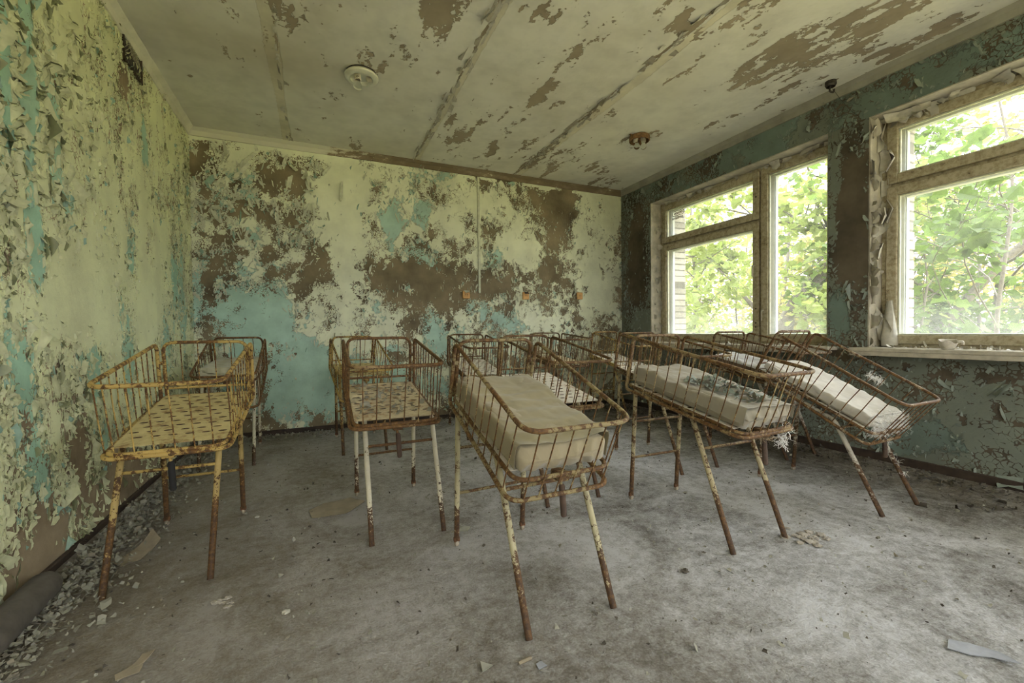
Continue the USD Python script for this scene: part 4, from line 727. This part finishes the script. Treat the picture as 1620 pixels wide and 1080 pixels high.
for (x, z, lab, torn) in ((1.569, 1.436, "leftmost orange wall socket on the brown plaster, paint stuck on its top", 1), (2.336, 1.441, "middle orange wall socket, its top edge broken and blackened", 2), (3.117, 1.458, "rightmost orange wall socket, intact, on pale paint near the window corner", 0)):
    t = thing("wall_socket", lab, "electrical socket", loc=(x, D - .003, z))
    part(t, "face_plate", box(-.043, .043, -.024, .0, -.045, .045, .006), M["socket_orange"])
    part(t, "socket_well", box(-.024, .024, -.026, -.02, -.024, .024, .002), plain("socket_well_%d" % int(x * 10), (.58, .32, .11), .5))
    for s in (-1, 1): part(t, "pin_hole", box(s * .010 - .004, s * .010 + .004, -.0275, -.02, -.004, .004), M["dark_metal"])
    if torn:
        fv, ff = flakes(np.array([[0, -.024, .048]]), np.array([[1.0, 0, 0]]), np.array([[0, 0, -1.0]]), np.array([[0, -1.0, 0]]), np.array([.06]), np.array([.045]), np.array([.3]), np.array([1.2]), np.random.default_rng(int(x * 10)))
        part(t, "paint_scab", (fv[0], ff), M["flake_back"] if torn == 1 else M["dark_metal"], True)
part(wb, "conduit", box(1.722, 1.75, D - .016, D, 1.46, H - .08, .004), M["flake_back"])
t = thing("vent_grille", "black rusted ventilation grille high on the left wall, its lower mesh torn away", "vent grille", loc=(XL + .004, 3.52, 2.785))
part(t, "duct_opening", box(0, .004, -.14, .14, -.105, .1), M["dark_metal"])
for (a, b, c, d) in ((-.15, .15, .09, .105), (-.15, .15, -.115, -.1), (-.15, -.135, -.115, .105), (.135, .15, -.115, .105)): part(t, "frame_bar", box(.0, .012, a, b, c, d, .002), M["skirting"])
gm = MB()
M["grille"] = plain("grille_wire", (.30, .29, .2), .6, var=.5, scale=40)
for k in range(-8, 9):
    for s in (-1, 1):
        p0, p1 = np.array([.008, k * .032 - s * .07, -.03]), np.array([.008, k * .032 + s * .07, .09])
        for q in (p0, p1): pass
        a, b = p0.copy(), p1.copy()
        if max(abs(a[1]), abs(b[1])) < .15: gm.add(tube([a, b], .0022, 4))
part(t, "mesh_wire", gm.mesh(), M["grille"], True, kind="stuff")
# the maker's stamp on the vent pane
M["stamp"] = plain("stamp_ink", (.06, .045, .02), .8)
st = MB()
ring = sg.LineString([(-.052, 0), (.052, 0)]).buffer(.026).difference(sg.LineString([(-.052, 0), (.052, 0)]).buffer(.0215))
st.add(trimesh.creation.extrude_polygon(ring, .0012, engine="earcut"))
for k in range(-2, 3): st.add(trimesh.creation.extrude_polygon(sg.Point(k * .021, 0).buffer(.011, 4).difference(sg.Point(k * .021, 0).buffer(.007, 4)), .0012, engine="earcut"))
tx = meshkit.text_mesh("H9M9T8", .024, .0012, True); v = np.array(tx.vertices); v[:, 0] -= v[:, 0].mean() ; v[:, 1] -= .062; st.add((v, np.array(tx.faces)))
v, f = st.mesh(); v = np.stack([-v[:, 2], -v[:, 0], v[:, 1]], -1)
part(wins[0], "pane_stamp", (v * [1, 1.25, 1.15] + [3.988, 3.99, 2.412], f), M["stamp"])

# ---------------------------------------------------------------- small things lying about
M["clay"] = plain("glazed_earthenware", (.52, .48, .40), .45, var=.35, scale=30, bump=.001)
t = thing("broken_cup", "small chipped whitish cup standing on the sill of the nearer window", "cup", loc=(XR - .045, 1.433, ZB + .0065))
v, f = lathe([(0, 0), (.030, 0), (.034, .004), (.043, .035), (.048, .062), (.046, .066), (.042, .062), (.036, .03), (.028, .008), (0, .006)], 26)
v = v.copy(); a = np.arctan2(v[:, 1], v[:, 0]); top = v[:, 2] > .03
v[:, 2] -= top * (v[:, 2] - .03) * .75 * np.clip(np.sin(a * 1 + 3.6) + .5 * np.sin(3 * a), 0, 1)
part(t, "bowl", (v, f), M["clay"], 40)
part(t, "handle_stub", tube(fillet([(.028, -.036, .05), (.042, -.058, .053), (.045, -.056, .03)], .012), .008, 8), M["clay"], True)
M["dark_roll"] = plain("dark_dusty_roll", (.085, .075, .06), .9, var=.4, scale=14, bump=.004)
t = thing("roll", "dark dusty cylindrical roll lying on the floor against the left wall", "roll", loc=(-.965, 2.03, .058), rz=math.radians(2))
v, f = lathe([(0, -.19), (.046, -.19), (.054, -.18), (.056, -.165), (.055, 0), (.053, .17), (.045, .2), (0, .205)], 26)
v = v @ rot([1, 0, 0], -np.pi / 2).T; v = v + .004 * (meshkit.fbm(v * 12, 3, 5)[:, None] - .5)
part(t, "wrapped_body", (v, f), M["dark_roll"], 50)
part(t, "end_disc", move(lathe([(0, 0), (.03, 0), (.034, .003), (0, .004)], 20), (0, -.196, 0), rot([1, 0, 0], np.pi / 2)), M["dark_metal"], 30)
M["linoleum"] = plain("scrap_linoleum", (.25, .21, .145), .9, var=.3, scale=12, bump=.003)
M["scrap_grey"] = plain("scrap_grey_board", (.25, .26, .28), .8, var=.25, scale=16, bump=.003)
M["rubble"] = plain("plaster_rubble", (.33, .30, .25), .95, var=.35, scale=30, bump=.004)
M["soil"] = flake_mat("soiled_chip", (.20, .175, .13), (.12, .10, .07), var=.6, rough=.9)
M["dark_bits"] = plain("dark_debris", (.07, .06, .045), .95, var=.5, scale=30, bump=.004)
def scrap(name, label, cat, x, y, outline, m, curl=.0, thick=.002, rz=0.0, lift=.003):
    pg = sg.Polygon(outline); tm = trimesh.creation.extrude_polygon(pg, thick, engine="earcut"); tm = tm.subdivide_to_size(.03)
    v = np.array(tm.vertices); w = v[:, 0].max() - v[:, 0].min()
    v[:, 2] += curl * np.clip((v[:, 0] - v[:, 0].min()) / w - .55, 0, 1) ** 2 * 4 * w + .006 * (meshkit.fbm(np.c_[v[:, :2] * 14, 0 * v[:, 0]], 3, 2) - .3)
    c, s = math.cos(rz), math.sin(rz); v[:, :2] = v[:, :2] @ np.array([[c, s], [-s, c]])
    return obj(name, (v + [x, y, float(floor_z(x, y)) + lift], np.array(tm.faces)), m, label, cat, smooth=30)
scrap("linoleum_scrap", "torn brown floor-covering scrap with one curled end, beside the left crib's front leg", "scrap", -.80, 2.47, [(-.07, -.05), (.0, -.065), (.05, -.04), (.10, -.05), (.12, .03), (.05, .05), (-.02, .03), (-.05, .05)], M["linoleum"], .5, rz=.9)
scrap("linoleum_scrap", "flat angular floor-covering scrap between the left crib and the dirty-tray crib", "scrap", .06, 2.66, [(-.14, -.06), (.02, -.12), (.16, -.05), (.12, .08), (-.02, .11), (-.12, .06)], M["linoleum"], .05, rz=.3)
scrap("board_scrap", "bluish grey torn scrap lying alone on the near right floor", "scrap", 1.82, .625, [(-.07, -.03), (-.02, -.035), (.03, -.02), (.09, -.03), (.06, .015), (.0, .03), (-.05, .025)], M["scrap_grey"], .06, rz=-.9)
scrap("plaster_chip", "thin pale chip on the floor just left of the nearest crib's rear caster", "chip", .653, 2.09, [(-.03, -.02), (.01, -.03), (.035, .0), (.01, .03), (-.03, .02)], M["chip"], .1)
scrap("plaster_chip", "pale triangular chip at the bottom edge, left of the nearest crib's front leg", "chip", .436, 1.2, [(-.018, -.02), (.02, -.008), (-.01, .022)], M["chip"], .0)
scrap("plaster_chip", "small grey chip at the bottom edge, just below the nearest crib's front foot", "chip", .585, 1.13, [(-.014, -.012), (.016, -.006), (.008, .016), (-.012, .01)], M["scrap_grey"], .0)
scrap("cloth_scrap", "dark crumpled rag near the bottom left corner of the floor", "rag", -.53, 1.64, [(-.05, -.015), (.0, -.035), (.02, -.012), (.045, -.02), (.03, .02), (-.01, .012), (-.04, .015)], M["linoleum"], .4, rz=.7)
obj("wooden_peg", move(tube([(-.022, 0, 0), (-.018, 0, 0), (.022, .004, 0)], [.004, .005, .005], 8), (.55, 1.165, float(floor_z(.55, 1.165)) + .0055)), M["linoleum"], "short light-brown wooden peg on the floor before the nearest crib's front leg", "peg", smooth=40)
def lump(name, label, cat, x, y, r, m, seed, flat=.45, n=1):
    g = np.random.default_rng(seed); mb = MB()
    for k in range(n):
        s = trimesh.creation.icosphere(2, 1.0); v = np.array(s.vertices); rr = r * g.uniform(.12, .5) if n > 1 else r
        v = v * (1 + 1.7 * (meshkit.fbm(v * 2.2 + k * 7, 4, seed) - .5))[:, None] * [rr, rr * g.uniform(.6, 1), rr * flat]
        dx, dy = (g.normal(0, r * .9, 2) if n > 1 else (0, 0)); mb.add((v + [dx, dy, rr * flat * .7], np.array(s.faces)))
    v, f = mb.mesh()
    return obj(name, (v + [x, y, float(floor_z(x, y))], f), m, label, cat, smooth=40)
lump("plaster_rubble", "grey heap of crumbled plaster beside the crumpled-mattress crib's right front foot", "rubble", 2.11, 1.30, .045, M["rubble"], 3, .32, 34)
lump("plaster_lump", "tan crumbled lump on the floor in front of the left crib's right front leg", "rubble", -.33, 1.92, .03, M["rubble"], 5, .4, 12)
lump("stone", "small pale stone on the bare floor left of centre, lower third", "stone", -.13, 1.74, .013, M["flake_white"], 6)
lump("stone", "small white stone beside the left crib's right rear caster", "stone", -.33, 2.72, .012, M["flake_white"], 7)
lump("stone", "dark stone between the nearest crib and the crumpled-mattress crib", "stone", 1.36, 1.33, .016, M["dark_bits"], 8, .5)
lump("debris_heap", "dark clump of debris at the lower left corner, before the roll", "debris", -.93, 1.86, .035, M["dark_bits"], 9, .5, 14)
def floor_litter(n, name, label, fx, size, mats, seed, pile=.0):
    g = np.random.default_rng(seed); x, y = fx(g, n); a = g.uniform(0, 6.28, n); z = floor_z(x, y) + .002 + g.random(n) * pile
    nn = np.stack([g.normal(0, .3, n), g.normal(0, .3, n), np.ones(n)], -1); nn /= np.linalg.norm(nn, axis=1, keepdims=True)
    e = np.cross(nn, np.stack([np.cos(a), np.sin(a), 0 * a], -1)); e /= np.linalg.norm(e, axis=1, keepdims=True)
    s = size * np.exp(np.clip(g.normal(0, .55, n), -1.2, 1.0))
    Vx, F = flakes(np.stack([x, y, z], -1), e, np.cross(e, nn), nn, s * g.uniform(.5, 1.4, n), s, g.uniform(-.1, .6, n), g.uniform(-.8, 1.6, n), g, 3, 3)
    return obj(name, (Vx.reshape(-1, 3), (F[None] + (np.arange(n) * Vx.shape[1])[:, None, None]).reshape(-1, 3)), mats, label, "paint chips", kind="stuff", smooth=False)
floor_litter(5200, "paint_chip_litter", "drift of fallen cream paint chips along the foot of the left wall", lambda g, n: (XL + .06 + np.abs(g.normal(0, .11, n)), g.uniform(1.7, 4.8, n)), .0115, M["chip"], 41, .03)
floor_litter(2600, "paint_chip_litter", "drift of fallen paint chips along the foot of the back wall", lambda g, n: (g.uniform(XL, XR, n), D - .045 - np.abs(g.normal(0, .13, n))), .012, M["chip"], 42, .02)
floor_litter(1700, "paint_chip_litter", "dark soiled chips and flakes along the foot of the window wall", lambda g, n: (XR - .045 - np.abs(g.normal(0, .22, n)), g.uniform(.8, 4.8, n)), .012, M["soil"], 43, .012)
floor_litter(2600, "paint_chip_litter", "small chips and crumbs strewn thinly over the whole open floor", lambda g, n: (g.uniform(XL + .08, 3.6, n), g.uniform(.5, 4.7, n)), .007, M["chip"], 44, .0)
floor_litter(1400, "paint_crumb_litter", "dark crumbs strewn thinly over the whole open floor", lambda g, n: (g.uniform(XL + .08, 3.6, n), g.uniform(.5, 4.7, n)), .006, M["dark_bits"], 45, .0)
for k, (ya, yb, lab) in enumerate(((2.2, 4.26, "whitish paint chips lying along the sill of the far window"), (.7, 1.9, "whitish paint chips lying along the sill of the near window"))):
    g = np.random.default_rng(60 + k); n = 160; a = g.uniform(0, 6.28, n); y = g.uniform(ya, yb, n); x = XR + g.uniform(-.10, .14, n)
    Vx, F = flakes(np.stack([x, y, np.full(n, ZB + .008)], -1), np.stack([np.cos(a), np.sin(a), 0 * a], -1), np.stack([-np.sin(a), np.cos(a), 0 * a], -1), np.tile([[0, 0, 1.0]], (n, 1)), .018 * np.exp(g.normal(0, .5, n)), .016 * np.exp(g.normal(0, .5, n)), g.uniform(-.05, .5, n), g.uniform(-.5, 1.4, n), g)
    obj("paint_chip_litter", (Vx.reshape(-1, 3), (F[None] + (np.arange(n) * Vx.shape[1])[:, None, None]).reshape(-1, 3)), M["flake_white"], lab, "paint chips", kind="stuff", smooth=False)

# ---------------------------------------------------------------- outside: ground and trees
GZ = -.7
M["leaf_litter"] = mat("leaf_litter_ground", {"g": GEO, "n": ("noise_texture", {"scale": 3, "detail": 8, "roughness": .75}), "r": ("rgb_ramp", {"ramp": [(.3, (.10, .10, .04)), (.48, (.26, .24, .08)), (.62, (.52, .42, .13)), (.75, (.6, .52, .22))]}), "p": ("principled_bsdf", {"roughness": .9})}, [("g.position", "n.vector"), ("n.fac", "r.fac"), ("r.color", "p.base_color")])
gx, gy = np.meshgrid(np.linspace(-40, 70, 60), np.linspace(-45, 70, 60), indexing="ij")
gi = np.arange(3600).reshape(60, 60); gq = np.stack([gi[:-1, :-1], gi[1:, :-1], gi[1:, 1:], gi[:-1, 1:]], -1).reshape(-1, 4)
obj("outside_ground", (np.stack([gx, gy, GZ + .5 * (fbm2(gx, gy, .15, 3, 4) - .5)], -1).reshape(-1, 3), gq), M["leaf_litter"], kind="structure", smooth=True)
M["bark"] = plain("tree_bark", (.085, .075, .058), .95, var=.5, scale=24, bump=.01)
def leaf_mat(name, ramp, tr=.5):
    return mat(name, {"g": GEO, "r": ("rgb_ramp", {"ramp": ramp}), "n": ("noise_texture", {"scale": 30, "detail": 3}), "hs": ("hsv", {"saturation": 1.0}), "vr": ("map_range", {"from_min": .3, "from_max": .7, "to_min": .8, "to_max": 1.15}),
                      "d": ("principled_bsdf", {"roughness": .5, "specular_ior_level": .3}), "t": ("translucent_bsdf", {}), "m": ("mix_closure", {"fac": tr})},
               [("g.random_per_island", "r.fac"), ("g.position", "n.vector"), ("n.fac", "vr.value"), ("vr.result", "hs.value"), ("r.color", "hs.color"), ("hs.color", "d.base_color"), ("hs.color", "t.color"), ("d.BSDF", "m.closure1"), ("t.BSDF", "m.closure2")], surface="m.closure")
LEAF = [leaf_mat("leaf_green", [(0, (0.066, 0.103, 0.022)), (.5, (0.118, 0.156, 0.038)), (.85, (0.177, 0.194, 0.054)), (1, (0.236, 0.200, 0.054))]),
        leaf_mat("leaf_lime", [(0, (0.144, 0.181, 0.046)), (.5, (0.210, 0.231, 0.071)), (.8, (0.276, 0.250, 0.086)), (1, (0.302, 0.225, 0.071))]),
        leaf_mat("leaf_yellow", [(0, (0.197, 0.181, 0.049)), (.4, (0.289, 0.237, 0.076)), (.8, (0.328, 0.237, 0.081)), (1, (0.236, 0.143, 0.049))])]
def leaf_shapes(rng, c, size, lobes=True):
    """leaves as folded fans about the centres c"""
    N = len(c)
    prof = np.array([(0, 0), (.34, .10), (.52, .42), (.30, .55), (.36, .85), (0, 1.0)] if lobes else [(0, 0), (.34, .34), (.26, .7), (0, 1.0)])
    half = prof[1:-1]; pts = np.vstack([prof[0], half, prof[-1], half[::-1] * [-1, 1]])
    m = len(pts); k = len(half)
    a = rng.normal(0, 1, (N, 3)); a[:, 2] = a[:, 2] * .5 - .35; a /= np.linalg.norm(a, axis=1, keepdims=True)
    up = rng.normal(0, .6, (N, 3)) + [0, 0, 1.0]; b = np.cross(a, up); b /= np.linalg.norm(b, axis=1, keepdims=True); n = np.cross(b, a)
    s = size * np.exp(rng.normal(0, .28, N))
    V = c[:, None] + s[:, None, None] * (pts[None, :, 0:1] * b[:, None] + (pts[None, :, 1:2]) * a[:, None] + np.abs(pts[None, :, 0:1]) * .45 * n[:, None])
    F = []
    right = list(range(0, k + 2)); left = [0] + list(range(m - 1, k + 1, -1)) + [k + 1]
    for i in range(1, len(right) - 1): F.append((0, right[i], right[i + 1]))
    for i in range(1, len(left) - 1): F.append((0, left[i + 1], left[i]))
    return V, np.array(F)
def tree(label, x, y, h, r, seed, lean=(0, 0), nleaf=1500, size=.12, leaf=0, fork=.45, big=0, spread=1.0, low=.25, near=False, twigs=True, group=None, trunk=None):
    g = np.random.default_rng(seed); t = thing("broadleaf_tree", label, "tree", group, loc=(x, y, GZ))
    mb, tips = MB(), []
    top = np.array([lean[0] * h, lean[1] * h, h * .8])
    tr = [np.array([0, 0, -.1])] + [top * f + g.normal(0, .03 * h * .3, 3) * [1, 1, .2] for f in (.2, .4, .6, .8, 1)] if trunk is None else [np.array(q, float) for q in trunk]
    trf = fillet(tr, h * .08, False, 4)
    part(t, "trunk", tube(trf, np.linspace(r, r * .3, len(trf)), 9), M["bark"], True)
    br = MB()
    def grow(p, d, ln, rr, lv):
        pts = [p]; n_ = 5
        for j in range(n_):
            d = d + g.normal(0, .20, 3); d[2] += .02 * lv; d /= np.linalg.norm(d); pts.append(pts[-1] + d * ln / n_)
        br.add(tube(pts, np.linspace(rr, rr * .35, n_ + 1), 5 if lv < 2 else 3, caps=False))
        if lv >= 2: tips.extend(pts[1:])
        if lv < 3 and (twigs or lv < 2):
            for k in range(4 if lv < 2 else 3):
                q = pts[1 + g.integers(n_)]; e = d + g.normal(0, .75, 3); e /= np.linalg.norm(e); grow(q, e, ln * g.uniform(.4, .65), rr * .45, lv + 1)
    nb = 9 if near else 7
    for k in range(nb):
        f = low + (1 - low) * (k + .5) / nb; i = int(f * (len(trf) - 1)); az = g.uniform(0, 6.28)
        d = np.array([math.cos(az), math.sin(az), g.uniform(.05, .8)]); d /= np.linalg.norm(d)
        grow(trf[i], d, h * g.uniform(.25, .42) * spread, r * (1 - .6 * f) * .42, 1)
    bv = br.mesh(); bx_ = bv[0][bv[1]].min(1)[:, 0] + x; bv = (bv[0], bv[1][bx_ > 4.75]); part(t, "branches", bv, M["bark"], True, kind="stuff")
    tips = np.array(tips)
    c = tips[g.integers(len(tips), size=nleaf)] + g.normal(0, .12 * max(1, h / 6), (nleaf, 3)) * spread
    c = c[c[:, 0] + x > 5.05]; V, F = leaf_shapes(g, c, size, lobes=near)
    wd = np.linalg.norm(V.mean(1) + [x, y, GZ - 1], axis=1)
    m3 = V.shape[1]
    if big:
        P_ = V.mean(1) + [x, y, GZ]     # those in sight of the room
        ratio = P_[:, 1] / P_[:, 0]; el = (P_[:, 2] - 1) / np.hypot(P_[:, 0], P_[:, 1])
        vis = (ratio > .2) & (ratio < 1.2) & (el > -.05) & (el < .42)
        sz = np.where(vis, np.linalg.norm(V.max(1) - V.min(1), axis=1) / wd, 0); o = np.argsort(-sz)
        for k in o[:big]: part(t, "leaf", (V[k], F), LEAF[leaf])
        V = V[o[big:]]
    part(t, "foliage", (V.reshape(-1, 3), (F[None] + (np.arange(len(V)) * m3)[:, None, None]).reshape(-1, 3)), LEAF[leaf], False, kind="stuff")
    return t
tree("thick forked trunk with lime leaves, behind the far window's tall pane", 7.3, 4.95, 5.3, .15, 101, nleaf=1900, size=.125, leaf=1, big=110, near=True, low=.12,
     trunk=[(0, 0, -.1), (.02, .0, 1.1), (.05, -.05, 2.05), (.45, -.55, 2.75), (.6, -.9, 3.3), (.65, -1.1, 3.9)])
tree("two-stemmed grey tree leaning steeply across the near window", 8.0, 3.55, 5.3, .085, 102, nleaf=1500, size=.09, leaf=0, big=80, near=True, low=.2,
     trunk=[(0, 0, -.1), (.1, -.1, 1.2), (.4, -.75, 2.4), (.8, -1.5, 3.4), (.9, -1.8, 3.9)])
tree("slender straight sapling standing close before the near window", 6.4, 2.02, 5.0, .028, 103, nleaf=800, size=.10, leaf=0, big=80, near=True, low=.2)
tree("bushy lime-green tree close outside the left part of the far window", 7.0, 6.6, 5.4, .05, 104, nleaf=1900, size=.11, leaf=1, big=80, near=True, low=.15)
for k, (x, y, h, lab) in enumerate(((7.2, 3.0, 3.6, "nearly bare twiggy bush outside the near window's left part"), (7.4, 5.9, 3.4, "nearly bare twiggy bush outside the far window's left pane"), (6.9, 4.3, 3.0, "low twiggy bush under the tall pane of the far window"))):
    tree(lab, x, y, h, .03, 150 + k, nleaf=160, size=.10, leaf=(0, 2, 1)[k], near=True, low=.05, spread=1.25)
far = [(10.5, 9.6, 5.6, 2), (10.2, 7.0, 5.6, 1), (11.0, 5.2, 5.6, 2), (10.6, 3.6, 5.6, 0), (10.0, 2.6, 5, 0), (13.5, 12.6, 6.8, 2), (14, 9.6, 6.8, 1), (14.5, 7.4, 6.6, 2), (14.2, 5.4, 6.6, 1), (14.0, 4.0, 6.4, 2), (9.0, 8.6, 3.5, 1), (8.8, 5.8, 3.0, 2), (9.0, 3.0, 2.6, 0), (19, 15, 8.4, 2), (19, 11, 8.4, 1), (20, 8, 8.4, 2), (20, 5.5, 8.4, 0)]
for k, (x, y, h, lf) in enumerate(far):
    tree(["green tree among the thicket beyond the windows", "lime-green tree among the thicket beyond the windows", "yellowing autumn tree among the thicket beyond the windows"][lf], x, y, h, .05 + .006 * h, 200 + k, lean=(0, .05 * (-1) ** k), nleaf=1300, size=.105 if x < 12 else .15, leaf=lf, spread=1.1, low=.12, group="thicket of trees beyond the windows: " + ("green", "lime", "yellow")[lf])
